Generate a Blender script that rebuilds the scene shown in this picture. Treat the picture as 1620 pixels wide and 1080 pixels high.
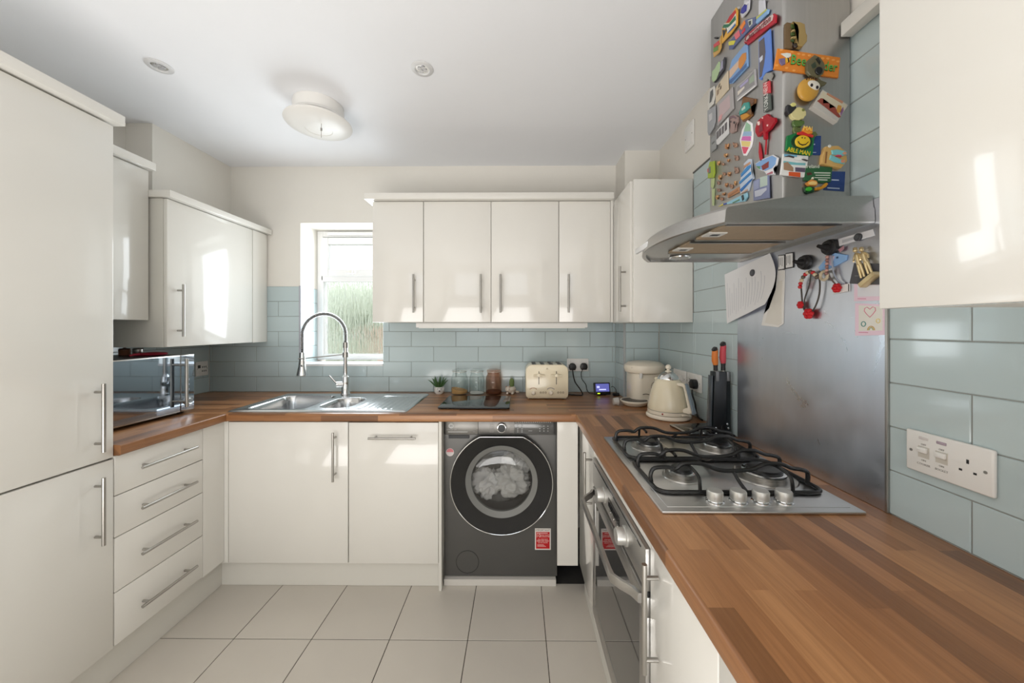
import bpy, bmesh, math, random
from mathutils import Vector, Matrix, Euler
random.seed(7)
for o in list(bpy.data.objects): bpy.data.objects.remove(o, do_unlink=True)
SC = bpy.context.scene
COL = SC.collection
PI = math.pi

# ------------------------------------------------------------------ camera
cam = bpy.data.cameras.new('camera'); camo = bpy.data.objects.new('camera', cam); COL.objects.link(camo)
camo.location = (0, 0, 1.345); camo.rotation_euler = (PI/2, 0, .0075)
cam.sensor_width = 36; cam.lens = 560*36/1620
cam.shift_x = -5/1620; cam.shift_y = -22/1620
cam.clip_start = .02; cam.clip_end = 100
SC.camera = camo
SC.view_settings.view_transform = 'Standard'; SC.view_settings.look = 'None'
SC.view_settings.gamma = 1; SC.view_settings.use_curve_mapping = False
SC.view_settings.exposure = .14

# ------------------------------------------------------------------ sky and daylight
world = bpy.data.worlds.new('sky'); SC.world = world; world.use_nodes = True
wn = world.node_tree; bg = wn.nodes['Background']
bg.inputs[0].default_value = (.93, .97, 1.0, 1); bg.inputs[1].default_value = 2.5

def area(name, loc, rot, sx, sy, power, col=(1, 1, 1)):
    l = bpy.data.lights.new(name, 'AREA'); l.shape = 'RECTANGLE'; l.size = sx; l.size_y = sy
    l.energy = power; l.color = col
    o = bpy.data.objects.new(name, l); COL.objects.link(o); o.location = loc; o.rotation_euler = rot
    return o
# daylight entering through the kitchen window
area('daylight_kitchen_window', (-1.195, 2.575, 1.56), (-PI/2, 0, 0), .48, .84, 7.2, (.86, .94, 1))
# unseen fill lamp added behind the camera, facing up to brighten the ceiling
area('added_ceiling_fill', (-.65, -1.2, .35), (PI-.22, 0, 0), 2.0, 1.6, 62, (1, .98, .955))

# ------------------------------------------------------------------ helpers
def lin(c):
    return tuple(((v/255)/12.92 if v/255 <= .04045 else ((v/255+.055)/1.055)**2.4) for v in c)

MATS = {}
def mat(name, col, rough=.5, metal=0, bump=0, bscale=200, var=0, vscale=8, coat=0, trans=0, ior=1.45, emit=None, estr=0, spec=None, stretch=None, alpha=None):
    if name in MATS: return MATS[name]
    m = bpy.data.materials.new(name); m.use_nodes = True; MATS[name] = m
    nt = m.node_tree; b = nt.nodes['Principled BSDF']
    b.inputs['Base Color'].default_value = (*col, 1); b.inputs['Roughness'].default_value = rough
    b.inputs['Metallic'].default_value = metal; b.inputs['Coat Weight'].default_value = coat
    b.inputs['Coat Roughness'].default_value = .04
    b.inputs['Transmission Weight'].default_value = trans; b.inputs['IOR'].default_value = ior
    if spec is not None: b.inputs['Specular IOR Level'].default_value = spec
    if emit: b.inputs['Emission Color'].default_value = (*emit, 1); b.inputs['Emission Strength'].default_value = estr
    tc = nt.nodes.new('ShaderNodeTexCoord'); vec = tc.outputs['Object']
    if stretch:
        mp = nt.nodes.new('ShaderNodeMapping'); mp.inputs['Scale'].default_value = stretch
        nt.links.new(vec, mp.inputs[0]); vec = mp.outputs[0]
    n = nt.nodes.new('ShaderNodeTexNoise'); n.inputs['Scale'].default_value = vscale; n.inputs['Detail'].default_value = 4
    nt.links.new(vec, n.inputs['Vector'])
    mx = nt.nodes.new('ShaderNodeMix'); mx.data_type = 'RGBA'
    d = 1-max(var, .012)
    mx.inputs[6].default_value = (col[0]*d, col[1]*d, col[2]*d, 1)
    mx.inputs[7].default_value = (min(1, col[0]*(2-d)), min(1, col[1]*(2-d)), min(1, col[2]*(2-d)), 1)
    nt.links.new(n.outputs[0], mx.inputs[0]); nt.links.new(mx.outputs[2], b.inputs['Base Color'])
    if bump:
        n2 = nt.nodes.new('ShaderNodeTexNoise'); n2.inputs['Scale'].default_value = bscale; n2.inputs['Detail'].default_value = 3
        nt.links.new(vec, n2.inputs['Vector'])
        bp = nt.nodes.new('ShaderNodeBump'); bp.inputs['Strength'].default_value = bump; bp.inputs['Distance'].default_value = .002
        nt.links.new(n2.outputs[0], bp.inputs['Height']); nt.links.new(bp.outputs[0], b.inputs['Normal'])
    return m

def plain(rgb, rough=.45, metal=0, name=None):
    return mat(name or ('paint_%02x%02x%02x_%d_%d' % (*[int(v) for v in rgb], int(rough*100), int(metal*10))), lin(rgb), rough, metal)

M = {}
M['cream'] = mat('cream_gloss_door', lin((229, 226, 219)), .16, coat=.5, bump=.012, bscale=14)
M['cream_matt'] = mat('cream_carcass', lin((222, 219, 211)), .4)
M['wall'] = mat('warm_white_wall_paint', lin((231, 227, 219)), .85, bump=.15, bscale=90, var=.02)
M['ceil'] = mat('white_ceiling_paint', lin((241, 242, 245)), .9, bump=.08, bscale=60, var=.01)
M['white'] = mat('white_plastic', lin((236, 234, 230)), .35)
M['upvc'] = mat('white_upvc', lin((240, 240, 240)), .25)
M['grout'] = mat('grey_grout', lin((150, 152, 148)), .9, bump=.3, bscale=400, var=.08)
M['steel'] = mat('brushed_steel', (.60, .595, .585), .3, 1, bump=.03, bscale=12, var=.06, vscale=5, stretch=(1, 40, 40))
M['steel_y'] = mat('brushed_steel_lengthwise', (.50, .49, .475), .34, 1, bump=.06, bscale=12, var=.07, vscale=5, stretch=(40, 1, 40))
M['steel_v'] = mat('brushed_steel_upright', (.47, .465, .455), .36, 1, bump=.05, bscale=12, var=.07, vscale=4, stretch=(40, 40, 1.5))
M['sinksteel'] = mat('satin_sink_steel', (.66, .67, .68), .22, 1, bump=.03, bscale=60, var=.05, vscale=20)
M['handle'] = mat('satin_nickel', (.42, .405, .38), .3, 1)
M['chrome'] = mat('polished_chrome', (.78, .79, .8), .07, 1)
M['blackgloss'] = mat('black_gloss', (.012, .012, .014), .08, coat=.3)
M['black'] = mat('black_plastic', (.016, .016, .017), .38)
M['iron'] = mat('black_enamel_iron', (.012, .012, .012), .28, bump=.1, bscale=300)
M['dark'] = mat('dark_subfloor', lin((66, 64, 62)), .9, var=.2, vscale=30)
M['appliance'] = mat('appliance_cream', lin((234, 222, 194)), .22, coat=.4)
M['appliance2'] = mat('appliance_pale_cream', lin((236, 226, 208)), .3, coat=.2)
M['anthracite'] = mat('anthracite_enamel', lin((96, 95, 93)), .34, .55, var=.03)
M['paper'] = mat('white_paper', lin((238, 238, 240)), .8)
M['ink'] = mat('grey_print', lin((120, 120, 126)), .8)
M['glass'] = mat('clear_glass', (1, 1, 1), .02, trans=1, ior=1.2)
M['red'] = plain((190, 25, 35), .4); M['gold'] = mat('gold_metal', lin((216, 196, 152)), .34, .7)
M['leaf'] = mat('green_leaf', lin((70, 105, 60)), .45, var=.3, vscale=30)

def tile_mat(name, rgb, rough, bump, var, vscale, objvar):
    m = mat(name, lin(rgb), rough, bump=bump, bscale=9, var=var, vscale=vscale, coat=.2)
    nt = m.node_tree; b = nt.nodes['Principled BSDF']
    src = b.inputs['Base Color'].links[0].from_socket
    oi = nt.nodes.new('ShaderNodeObjectInfo')
    mr = nt.nodes.new('ShaderNodeMapRange'); mr.inputs[3].default_value = 1-objvar; mr.inputs[4].default_value = 1+objvar
    nt.links.new(oi.outputs['Random'], mr.inputs[0])
    hs = nt.nodes.new('ShaderNodeHueSaturation'); nt.links.new(src, hs.inputs['Color']); nt.links.new(mr.outputs[0], hs.inputs['Value'])
    nt.links.new(hs.outputs[0], b.inputs['Base Color'])
    return m
M['tile'] = tile_mat('duck_egg_glazed_tile', (188, 203, 205), .1, .02, .02, 3, .025)
M['ftile'] = tile_mat('beige_floor_tile', (210, 203, 192), .40, .05, .045, 5, .02)

def wood(name, along):
    m = bpy.data.materials.new(name); m.use_nodes = True; nt = m.node_tree; b = nt.nodes['Principled BSDF']
    tc = nt.nodes.new('ShaderNodeTexCoord'); sp = nt.nodes.new('ShaderNodeSeparateXYZ'); nt.links.new(tc.outputs['Object'], sp.inputs[0])
    cb = nt.nodes.new('ShaderNodeCombineXYZ')
    a, c = ('X', 'Y') if along == 'x' else ('Y', 'X')
    # the front nosing continues the block pattern down its face
    add = nt.nodes.new('ShaderNodeMath'); add.operation = 'ADD'
    nt.links.new(sp.outputs[c], add.inputs[0]); nt.links.new(sp.outputs['Z'], add.inputs[1])
    nt.links.new(sp.outputs[a], cb.inputs[0]); nt.links.new(add.outputs[0], cb.inputs[1])
    br = nt.nodes.new('ShaderNodeTexBrick'); br.inputs['Scale'].default_value = 1
    br.inputs['Brick Width'].default_value = .29; br.inputs['Row Height'].default_value = .0405
    br.inputs['Mortar Size'].default_value = .0; br.offset = .37; br.offset_frequency = 2; br.squash = 1.35; br.squash_frequency = 3
    br.inputs['Color1'].default_value = (0, 0, 0, 1); br.inputs['Color2'].default_value = (1, 1, 1, 1)
    nt.links.new(cb.outputs[0], br.inputs['Vector'])
    ramp = nt.nodes.new('ShaderNodeValToRGB'); e = ramp.color_ramp.elements
    e[0].position = 0; e[0].color = (*lin((120, 82, 53)), 1); e[1].position = 1; e[1].color = (*lin((186, 136, 92)), 1)
    k = e.new(.35); k.color = (*lin((150, 104, 67)), 1); k = e.new(.7); k.color = (*lin((166, 117, 77)), 1)
    nt.links.new(br.outputs['Color'], ramp.inputs[0])
    mp = nt.nodes.new('ShaderNodeMapping'); mp.inputs['Scale'].default_value = (3, 55, 1); nt.links.new(cb.outputs[0], mp.inputs[0])
    n = nt.nodes.new('ShaderNodeTexNoise'); n.noise_dimensions = '4D'; n.inputs['Scale'].default_value = 1.6; n.inputs['Detail'].default_value = 6; n.inputs['Roughness'].default_value = .65
    n.inputs['Distortion'].default_value = .8
    w = nt.nodes.new('ShaderNodeMath'); w.operation = 'MULTIPLY'; w.inputs[1].default_value = 37
    nt.links.new(br.outputs['Color'], w.inputs[0]); nt.links.new(w.outputs[0], n.inputs['W']); nt.links.new(mp.outputs[0], n.inputs['Vector'])
    r2 = nt.nodes.new('ShaderNodeValToRGB'); f = r2.color_ramp.elements
    f[0].position = .32; f[0].color = (.66, .6, .55, 1); f[1].position = .62; f[1].color = (1.04, 1.02, 1, 1)
    nt.links.new(n.outputs[0], r2.inputs[0])
    mx = nt.nodes.new('ShaderNodeMix'); mx.data_type = 'RGBA'; mx.blend_type = 'MULTIPLY'; mx.inputs[0].default_value = .75
    nt.links.new(ramp.outputs[0], mx.inputs[6]); nt.links.new(r2.outputs[0], mx.inputs[7]); nt.links.new(mx.outputs[2], b.inputs['Base Color'])
    b.inputs['Roughness'].default_value = .3
    bp = nt.nodes.new('ShaderNodeBump'); bp.inputs['Strength'].default_value = .06; bp.inputs['Distance'].default_value = .001
    nt.links.new(n.outputs[0], bp.inputs['Height']); nt.links.new(bp.outputs[0], b.inputs['Normal'])
    return m
M['wood_x'] = wood('oak_block_laminate_crosswise', 'x'); M['wood_y'] = wood('oak_block_laminate_lengthwise', 'y')

# ---- mesh building
def nb(): return bmesh.new()
def box(bm, x0, x1, y0, y1, z0, z1, bev=0, seg=2):
    t = bmesh.new()
    r = bmesh.ops.create_cube(t, size=1)
    for v in t.verts: v.co = Vector(((x0+x1)/2+v.co.x*(x1-x0), (y0+y1)/2+v.co.y*(y1-y0), (z0+z1)/2+v.co.z*(z1-z0)))
    if bev: bmesh.ops.bevel(t, geom=t.edges[:]+t.verts[:], offset=bev, segments=seg, profile=.5, affect='EDGES', clamp_overlap=True)
    join(bm, t); return bm
def join(bm, t, mx=None):
    if mx is not None: bmesh.ops.transform(t, matrix=mx, verts=t.verts)
    bmesh.ops.recalc_face_normals(t, faces=t.faces)
    me = bpy.data.meshes.new('tmp'); t.to_mesh(me); t.free(); bm.from_mesh(me); bpy.data.meshes.remove(me)
def frame_axes(d):
    d = d.normalized(); u = Vector((0, 0, 1)) if abs(d.z) < .9 else Vector((1, 0, 0))
    a = d.cross(u).normalized(); return a, d.cross(a).normalized()
def tube(bm, pts, r, n=10, closed=False, caps=True):
    pts = [Vector(p) for p in pts]; L = len(pts); rings = []
    rr = r if isinstance(r, (list, tuple)) else [r]*L
    prev = None; t = bmesh.new()
    for i, p in enumerate(pts):
        if closed: d = pts[(i+1) % L]-pts[i-1]
        else: d = pts[min(i+1, L-1)]-pts[max(i-1, 0)]
        d.normalize()
        if prev is None: a, b = frame_axes(d)
        else:
            a = prev-d*prev.dot(d)
            if a.length < 1e-6: a, b = frame_axes(d)
            a.normalize(); b = d.cross(a)
        prev = a
        rings.append([t.verts.new(p+(a*math.cos(q*2*PI/n)+b*math.sin(q*2*PI/n))*rr[i]) for q in range(n)])
    for i in range(L if closed else L-1):
        A, B = rings[i], rings[(i+1) % L]
        for q in range(n): t.faces.new((A[q], A[(q+1) % n], B[(q+1) % n], B[q]))
    if caps and not closed:
        t.faces.new(rings[0][::-1]); t.faces.new(rings[-1])
    join(bm, t); return bm
def cyl(bm, p0, p1, r, r1=None, n=20):
    return tube(bm, [p0, p1], [r, r if r1 is None else r1], n)
def lathe(bm, prof, c=(0, 0, 0), n=28, axis='z', sx=1, sy=1):
    """prof: (radius, height) pairs, closed at the ends when the radius is 0"""
    t = bmesh.new(); rings = []
    for r, h in prof:
        if r < 1e-6: rings.append([t.verts.new((0, 0, h))])
        else: rings.append([t.verts.new((r*sx*math.cos(2*PI*q/n), r*sy*math.sin(2*PI*q/n), h)) for q in range(n)])
    for A, B in zip(rings, rings[1:]):
        for q in range(n):
            if len(A) == 1 and len(B) == 1: break
            if len(A) == 1: t.faces.new((A[0], B[q], B[(q+1) % n]))
            elif len(B) == 1: t.faces.new((A[q], A[(q+1) % n], B[0]))
            else: t.faces.new((A[q], A[(q+1) % n], B[(q+1) % n], B[q]))
    if len(rings[0]) > 1: t.faces.new(rings[0][::-1])
    if len(rings[-1]) > 1: t.faces.new(rings[-1])
    mx = Matrix.Translation(c)
    if axis == 'x': mx = mx @ Matrix.Rotation(PI/2, 4, 'Y')
    if axis == '-x': mx = mx @ Matrix.Rotation(-PI/2, 4, 'Y')
    if axis == '-y': mx = mx @ Matrix.Rotation(PI/2, 4, 'X')
    join(bm, t, mx); return bm
def ball(bm, c, rx, ry=None, rz=None, n=16, rot=None):
    t = bmesh.new(); bmesh.ops.create_uvsphere(t, u_segments=n, v_segments=max(6, n*2//3), radius=1)
    ry = rx if ry is None else ry; rz = rx if rz is None else rz
    mx = Matrix.Translation(c)
    if rot: mx = mx @ Euler(rot).to_matrix().to_4x4()
    join(bm, t, mx @ Matrix.Diagonal((rx, ry, rz, 1))); return bm
def prism(bm, poly, a, b, plane='xy', bev=0):
    """extrude a 2-D outline between a and b; plane xy -> along z, xz -> along y, yz -> along x"""
    def P(p, h): return {'xy': (p[0], p[1], h), 'xz': (p[0], h, p[1]), 'yz': (h, p[0], p[1])}[plane]
    t = bmesh.new(); A = [t.verts.new(P(p, a)) for p in poly]; B = [t.verts.new(P(p, b)) for p in poly]; n = len(poly)
    t.faces.new(A); t.faces.new(B[::-1])
    for i in range(n): t.faces.new((A[i], B[i], B[(i+1) % n], A[(i+1) % n]))
    if bev:
        bmesh.ops.recalc_face_normals(t, faces=t.faces)
        bmesh.ops.bevel(t, geom=[e for e in t.edges if len(e.link_faces) == 2 and e.calc_face_angle(0) > .5], offset=bev, segments=2, profile=.5, affect='EDGES', clamp_overlap=True)
    join(bm, t); return bm
def arc(cx, cy, r, a0, a1, n=8): return [(cx+r*math.cos(a0+(a1-a0)*i/n), cy+r*math.sin(a0+(a1-a0)*i/n)) for i in range(n+1)]
def rrect(x0, x1, y0, y1, r, n=5):
    return arc(x1-r, y1-r, r, 0, PI/2, n)+arc(x0+r, y1-r, r, PI/2, PI, n)+arc(x0+r, y0+r, r, PI, 1.5*PI, n)+arc(x1-r, y0+r, r, 1.5*PI, 2*PI, n)

def obj(name, bm, m, parent=None, smooth=None):
    me = bpy.data.meshes.new(name)
    o = parent
    off = Vector((0, 0, 0))
    while o is not None and o.get('_w'): off = Vector(o['_w']); break
    if off.length: bmesh.ops.translate(bm, vec=-off, verts=bm.verts)
    bm.to_mesh(me); bm.free()
    me.materials.append(M[m] if isinstance(m, str) else m)
    if smooth is not None:
        me.polygons.foreach_set('use_smooth', [True]*len(me.polygons))
        me.set_sharp_from_angle(angle=smooth)
    ob = bpy.data.objects.new(name, me); COL.objects.link(ob)
    if parent is not None:
        ob.parent = parent
        if parent.get('_w'): ob['_w'] = list(parent['_w'])
    return ob
SM = .6
def tag(o, label, cat, group=None, kind=None):
    o['label'] = label
    if cat: o['category'] = cat
    if group: o['group'] = group
    if kind: o['kind'] = kind
    return o
def thing(name, label, cat, loc=(0, 0, 0), rotz=0, group=None, world=False):
    o = bpy.data.objects.new(name, None); COL.objects.link(o); o.empty_display_size = .05
    o.location = loc; o.rotation_euler = (0, 0, rotz); tag(o, label, cat, group)
    if world: o['_w'] = list(loc)     # parts of this thing are given in room coordinates
    return o
def struct(name, bm, m, parent=None, label=None, smooth=None):
    o = obj(name, bm, m, parent, smooth)
    if parent is None:
        o['kind'] = 'structure'
        if label: o['label'] = label
    return o
def textmesh(s, size, depth=.0004, align='CENTER'):
    cu = bpy.data.curves.new('txt', 'FONT'); cu.body = s; cu.size = size; cu.extrude = depth; cu.align_x = align; cu.align_y = 'CENTER'; cu.resolution_u = 2
    o = bpy.data.objects.new('txt', cu); COL.objects.link(o)
    dg = bpy.context.evaluated_depsgraph_get(); me = bpy.data.meshes.new_from_object(o.evaluated_get(dg))
    bm = bmesh.new(); bm.from_mesh(me); bpy.data.objects.remove(o); bpy.data.meshes.remove(me); bpy.data.curves.remove(cu)
    return bm
def text_on(bm, s, size, mx, depth=.0004, align='CENTER'):
    t = textmesh(s, size, depth, align); bmesh.ops.transform(t, matrix=mx, verts=t.verts)
    me = bpy.data.meshes.new('tmp'); t.to_mesh(me); t.free(); bm.from_mesh(me); bpy.data.meshes.remove(me); return bm
# frames for flat things: local x right, y up, z out of the surface
def on_front(x, y, z, roll=0):    # surface facing -Y (towards the camera)
    return Matrix.Translation((x, y, z)) @ Matrix(((1, 0, 0, 0), (0, 0, -1, 0), (0, 1, 0, 0), (0, 0, 0, 1))) @ Matrix.Rotation(roll, 4, 'Z')
def on_left(x, y, z, roll=0):     # surface facing -X (right-hand wall), seen from the room: right is -Y
    return Matrix.Translation((x, y, z)) @ Matrix(((0, 0, -1, 0), (-1, 0, 0, 0), (0, 1, 0, 0), (0, 0, 0, 1))) @ Matrix.Rotation(roll, 4, 'Z')
def on_right(x, y, z, roll=0):    # surface facing +X (left-hand wall): right is +Y
    return Matrix.Translation((x, y, z)) @ Matrix(((0, 0, 1, 0), (1, 0, 0, 0), (0, 1, 0, 0), (0, 0, 0, 1))) @ Matrix.Rotation(roll, 4, 'Z')
def xf(bm, mx):
    bmesh.ops.transform(bm, matrix=mx, verts=bm.verts); return bm

# ------------------------------------------------------------------ room shell
XL, XR, YB, YR, ZC, W = -2.105, .875, 2.400, -2.6, 2.443, .908
G = .004
bm = nb(); box(bm, XL-.2, XR+.2, YR-.2, YB+.4, -.12, -.009)
struct('floor', bm, 'dark', label='dark subfloor carrying beige square floor tiles')
FLOOR = bpy.data.objects['floor']
tx0, ts, ty0 = -1.2285, .3375, 1.5225
fm = {}
def tilebox(w, d, h, ch):
    """a tile lying in x/y, centred, top at 0"""
    bm = nb(); t = [(-w/2, -d/2), (w/2, -d/2), (w/2, d/2), (-w/2, d/2)]
    i = [(a*(1-2*ch/w), b*(1-2*ch/d)) for a, b in t]
    A = [bm.verts.new((a, b, -h)) for a, b in t]; B = [bm.verts.new((a, b, -ch)) for a, b in t]; C = [bm.verts.new((a, b, 0)) for a, b in i]
    bm.faces.new(C)
    for P, Q in ((A, B), (B, C)):
        for k in range(4): bm.faces.new((P[k], P[(k+1) % 4], Q[(k+1) % 4], Q[k]))
    return bm
n = 0
for i in range(-3, 7):
    for j in range(-9, 1):
        x0 = max(tx0+ts*i+.0016, XL); x1 = min(tx0+ts*(i+1)-.0016, XR); y0 = max(ty0+ts*j+.0016, YR); y1 = ty0+ts*(j+1)-.0016
        if j == 0: y1 = 1.862
        if x1-x0 < .02 or y1-y0 < .02: continue
        key = (round(x1-x0, 4), round(y1-y0, 4))
        if key not in fm:
            b = tilebox(x1-x0, y1-y0, .009, .0012); me = bpy.data.meshes.new('floor_tile'); b.to_mesh(me); b.free(); me.materials.append(M['ftile']); fm[key] = me
        o = bpy.data.objects.new('floor_tile', fm[key]); COL.objects.link(o); o.parent = FLOOR; o.location = ((x0+x1)/2, (y0+y1)/2, 0)
M['fgrout'] = mat('dark_floor_grout', lin((70, 62, 54)), .9)
obj('floor_grout', box(nb(), XL, XR, YR, 1.86, -.0095, -.002), 'fgrout', FLOOR)

bm = nb(); box(bm, XL-.2, XR+.2, YR-.2, YB+.4, ZC, ZC+.12); struct('ceiling', bm, 'ceil')
WX0, WX1, WZ0, WZ1 = -1.482, -.916, 1.087, 2.058
bm = nb()
y0, y1 = YB+G, YB+.32
box(bm, XL-.2, WX0, y0, y1, -.12, ZC); box(bm, WX1, XR+.2, y0, y1, -.12, ZC); box(bm, WX0, WX1, y0, y1, -.12, WZ0); box(bm, WX0, WX1, y0, y1, WZ1, ZC)
WB = struct('wall_back', bm, 'wall')
WL = struct('wall_left', box(nb(), XL-.2, XL-G, YR-.2, YB+G, -.12, ZC), 'wall')
WR = struct('wall_right', box(nb(), XR+G, XR+.2, YR-.2, YB+G, -.12, ZC), 'wall')
# the far end of the room behind the camera: wall, plus a window added to let light in
bm = nb(); ox0, ox1, oz0, oz1 = -1.35, .35, .95, 2.1
box(bm, XL-.2, ox0, YR-.2, YR, -.12, ZC); box(bm, ox1, XR+.2, YR-.2, YR, -.12, ZC); box(bm, ox0, ox1, YR-.2, YR, oz1, ZC); box(bm, ox0, ox1, YR-.2, YR, -.12, oz0)
struct('wall_rear', bm, 'wall')
bm = nb()
for x in (ox0, (ox0+ox1)/2-.035, ox1-.07): box(bm, x, x+.07, YR-.12, YR-.04, oz0, oz1)
box(bm, ox0, ox1, YR-.12, YR-.04, oz1-.07, oz1); box(bm, ox0, ox1, YR-.12, YR-.04, oz0, oz0+.07)
struct('added_window', bm, 'upvc', label='white framed window added behind the viewer to let light in')
# boxed-in pipework in the two rear corners
struct('wall_boxing_left', box(nb(), XL-G, -1.965, 1.888, YB+G, 1.985, ZC), 'wall', label='plastered boxing above the corner wall unit by the ceiling')
WBX = struct('wall_boxing_right', box(nb(), .664, XR+G, 2.2005, YB+G, W, ZC), 'wall', label='boxed pipe casing in the right rear corner')

# ---- wall tiles, one object each
ROW, TL, GR = .1025, .303, .0022
tcache = {}
def wtile(w, h):
    k = (round(w, 4), round(h, 4))
    if k not in tcache:
        b = tilebox(w, h, .0055, .0016); me = bpy.data.meshes.new('wall_tile'); b.to_mesh(me); b.free(); me.materials.append(M['tile']); tcache[k] = me
    return tcache[k]
def cut(rects, hole):
    out = []
    for (a, b, c, d) in rects:
        e, f, g, h = hole
        if e >= b or f <= a or g >= d or h <= c: out.append((a, b, c, d)); continue
        if a < e: out.append((a, e, c, d))
        if f < b: out.append((f, b, c, d))
        if c < g: out.append((max(a, e), min(b, f), c, g))
        if h < d: out.append((max(a, e), min(b, f), h, d))
    return out
def tile_wall(parent, side, plane, u0, u1, z0, z1, joint, holes=()):
    """side 'b': faces -Y (u = x); 'l': faces -X (u = y); 'r': faces +X (u = y)"""
    def place(u, z):
        return {'b': on_front(u, plane, z), 'l': on_left(plane, u, z), 'r': on_right(plane, u, z)}[side]
    k0 = int(math.floor((z0-W)/ROW+.001)); k = k0
    while W+ROW*k < z1-.004:
        a, b = W+ROW*k+GR/2, W+ROW*(k+1)-GR/2
        off = joint+(TL/2 if k % 2 else 0)
        n = math.floor((u0-off)/TL)
        while off+TL*n < u1:
            r = [(max(off+TL*n+GR/2, u0), min(off+TL*(n+1)-GR/2, u1), max(a, z0), min(b, z1))]; n += 1
            for h in holes: r = cut(r, h)
            for (p, q, s, t) in r:
                if q-p < .006 or t-s < .006: continue
                o = bpy.data.objects.new('wall_tile', wtile(q-p, t-s)); COL.objects.link(o); o.parent = parent
                o.matrix_world = place((p+q)/2, (s+t)/2)
        k += 1
    gb = nb(); d = .0022
    for (p, q, s, t) in [c for c in [(u0, u1, z0, z1)]]:
        rr = [(p, q, s, t)]
        for h in holes: rr = cut(rr, h)
        for (p, q, s, t) in rr:
            if side == 'b': box(gb, p, q, plane+d, plane+.0052, s, t)
            if side == 'l': box(gb, plane+d, plane+.0052, p, q, s, t)
            if side == 'r': box(gb, plane-.0052, plane-d, p, q, s, t)
    obj('grout', gb, 'grout', parent)
TT = 1.6255
tile_wall(WB, 'b', YB, XL, .660, W, TT, -.875, holes=[(WX0, WX1, WZ0, 3)])
tile_wall(WBX, 'b', 2.1965, .668, XR-.002, W, 1.42, .72)
tile_wall(WBX, 'l', .660, 2.2005, YB-.001, W, 1.42, 2.3)
tile_wall(WL, 'r', XL, 1.30, YB-.001, W, 1.42, 2.2)
tile_wall(WR, 'l', XR, -.40, 1.7695, W, 2.112, .690, holes=[(.842, 1.412, 0, 1.66)])
tile_wall(WR, 'l', XR, 1.7695, 2.196, W, 1.42, .690)
struct('trim_1', box(nb(), WX0-.008, WX0+.0045, YB-.002, YB+.006, WZ0, TT+.004), plain((170, 172, 180), .3), label='slim grey plastic corner trim at the window reveal tiles')
struct('trim_2', box(nb(), .655, .666, 2.194, 2.2035, W, 1.42), plain((176, 180, 180), .3), label='slim pale corner trim on the tiled pipe boxing')
struct('trim_3', box(nb(), XR-.004, XR+.002, 1.50, 1.7695, 2.1115, 2.118), plain((110, 108, 104), .5), label='thin dark edge strip capping the right wall tiles')
# ------------------------------------------------------------------ kitchen window
tile_wall(WB, 'r', WX0+.0045, YB+.006, 2.598, WZ0, TT, 2.55)
WIN = struct('window_1', nb(), 'upvc', label='white framed frosted window above the sink')
def wpart(name, bm, m, parent=WIN, smooth=None): return obj(name, bm, m, parent, smooth)
def ring(bm, x0, x1, z0, z1, t, ya, yb, bev=.003):
    box(bm, x0, x0+t, ya, yb, z0, z1, bev); box(bm, x1-t, x1, ya, yb, z0, z1, bev)
    box(bm, x0+t, x1-t, ya, yb, z0, z0+t, bev); box(bm, x0+t, x1-t, ya, yb, z1-t, z1, bev); return bm
fx0, fx1 = WX0+.002, WX1+.03
bm = nb(); ring(bm, fx0, fx1, WZ0+.02, WZ1-.002, .042, 2.60, 2.67); box(bm, fx0+.03, fx1-.03, 2.60, 2.67, 1.688, 1.73, .003)
wpart('frame', bm, 'upvc')
sash = wpart('sash', ring(nb(), fx0+.036, fx1-.036, 1.722, 2.006, .05, 2.588, 2.64, .006), 'upvc')
wpart('catch', box(box(nb(), -1.255, -1.185, 2.57, 2.59, 1.742, 1.756, .003), -1.23, -1.205, 2.565, 2.60, 1.735, 1.765, .003), 'white', sash)
wpart('trickle_vent', box(nb(), -1.40, -.97, 2.585, 2.603, 2.022, 2.047, .004), 'upvc')
wpart('bead', ring(nb(), fx0+.036, fx1-.036, 1.118, 1.694, .012, 2.594, 2.61, .003), 'upvc')
# obscured glass: rain-streaked relief
fg = mat('frosted_rain_glass', (1, 1, 1), .07, trans=1, ior=1.4)
nt = fg.node_tree; b = nt.nodes['Principled BSDF']
for l in list(b.inputs['Base Color'].links): nt.links.remove(l)
b.inputs['Base Color'].default_value = (.96, .985, .97, 1)
tc = nt.nodes.new('ShaderNodeTexCoord'); mp = nt.nodes.new('ShaderNodeMapping'); mp.inputs['Scale'].default_value = (85, 85, 9)
nz = nt.nodes.new('ShaderNodeTexNoise'); nz.inputs['Scale'].default_value = 1; nz.inputs['Detail'].default_value = 3; nz.inputs['Distortion'].default_value = .6
bp = nt.nodes.new('ShaderNodeBump'); bp.inputs['Strength'].default_value = 1; bp.inputs['Distance'].default_value = .006
nt.links.new(tc.outputs['Object'], mp.inputs[0]); nt.links.new(mp.outputs[0], nz.inputs['Vector']); nt.links.new(nz.outputs[0], bp.inputs['Height']); nt.links.new(bp.outputs[0], b.inputs['Normal'])
wpart('pane', box(nb(), fx0+.08, fx1-.08, 2.612, 2.618, 1.768, 1.96), fg, sash)
wpart('pane', box(nb(), fx0+.04, fx1-.04, 2.625, 2.631, 1.12, 1.69), fg)
struct('window_sill', box(nb(), WX0+.0, WX1, YB-.004, 2.605, WZ0-.004, WZ0+.012, .003), 'upvc', label='white ledge below the frosted window')
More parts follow.
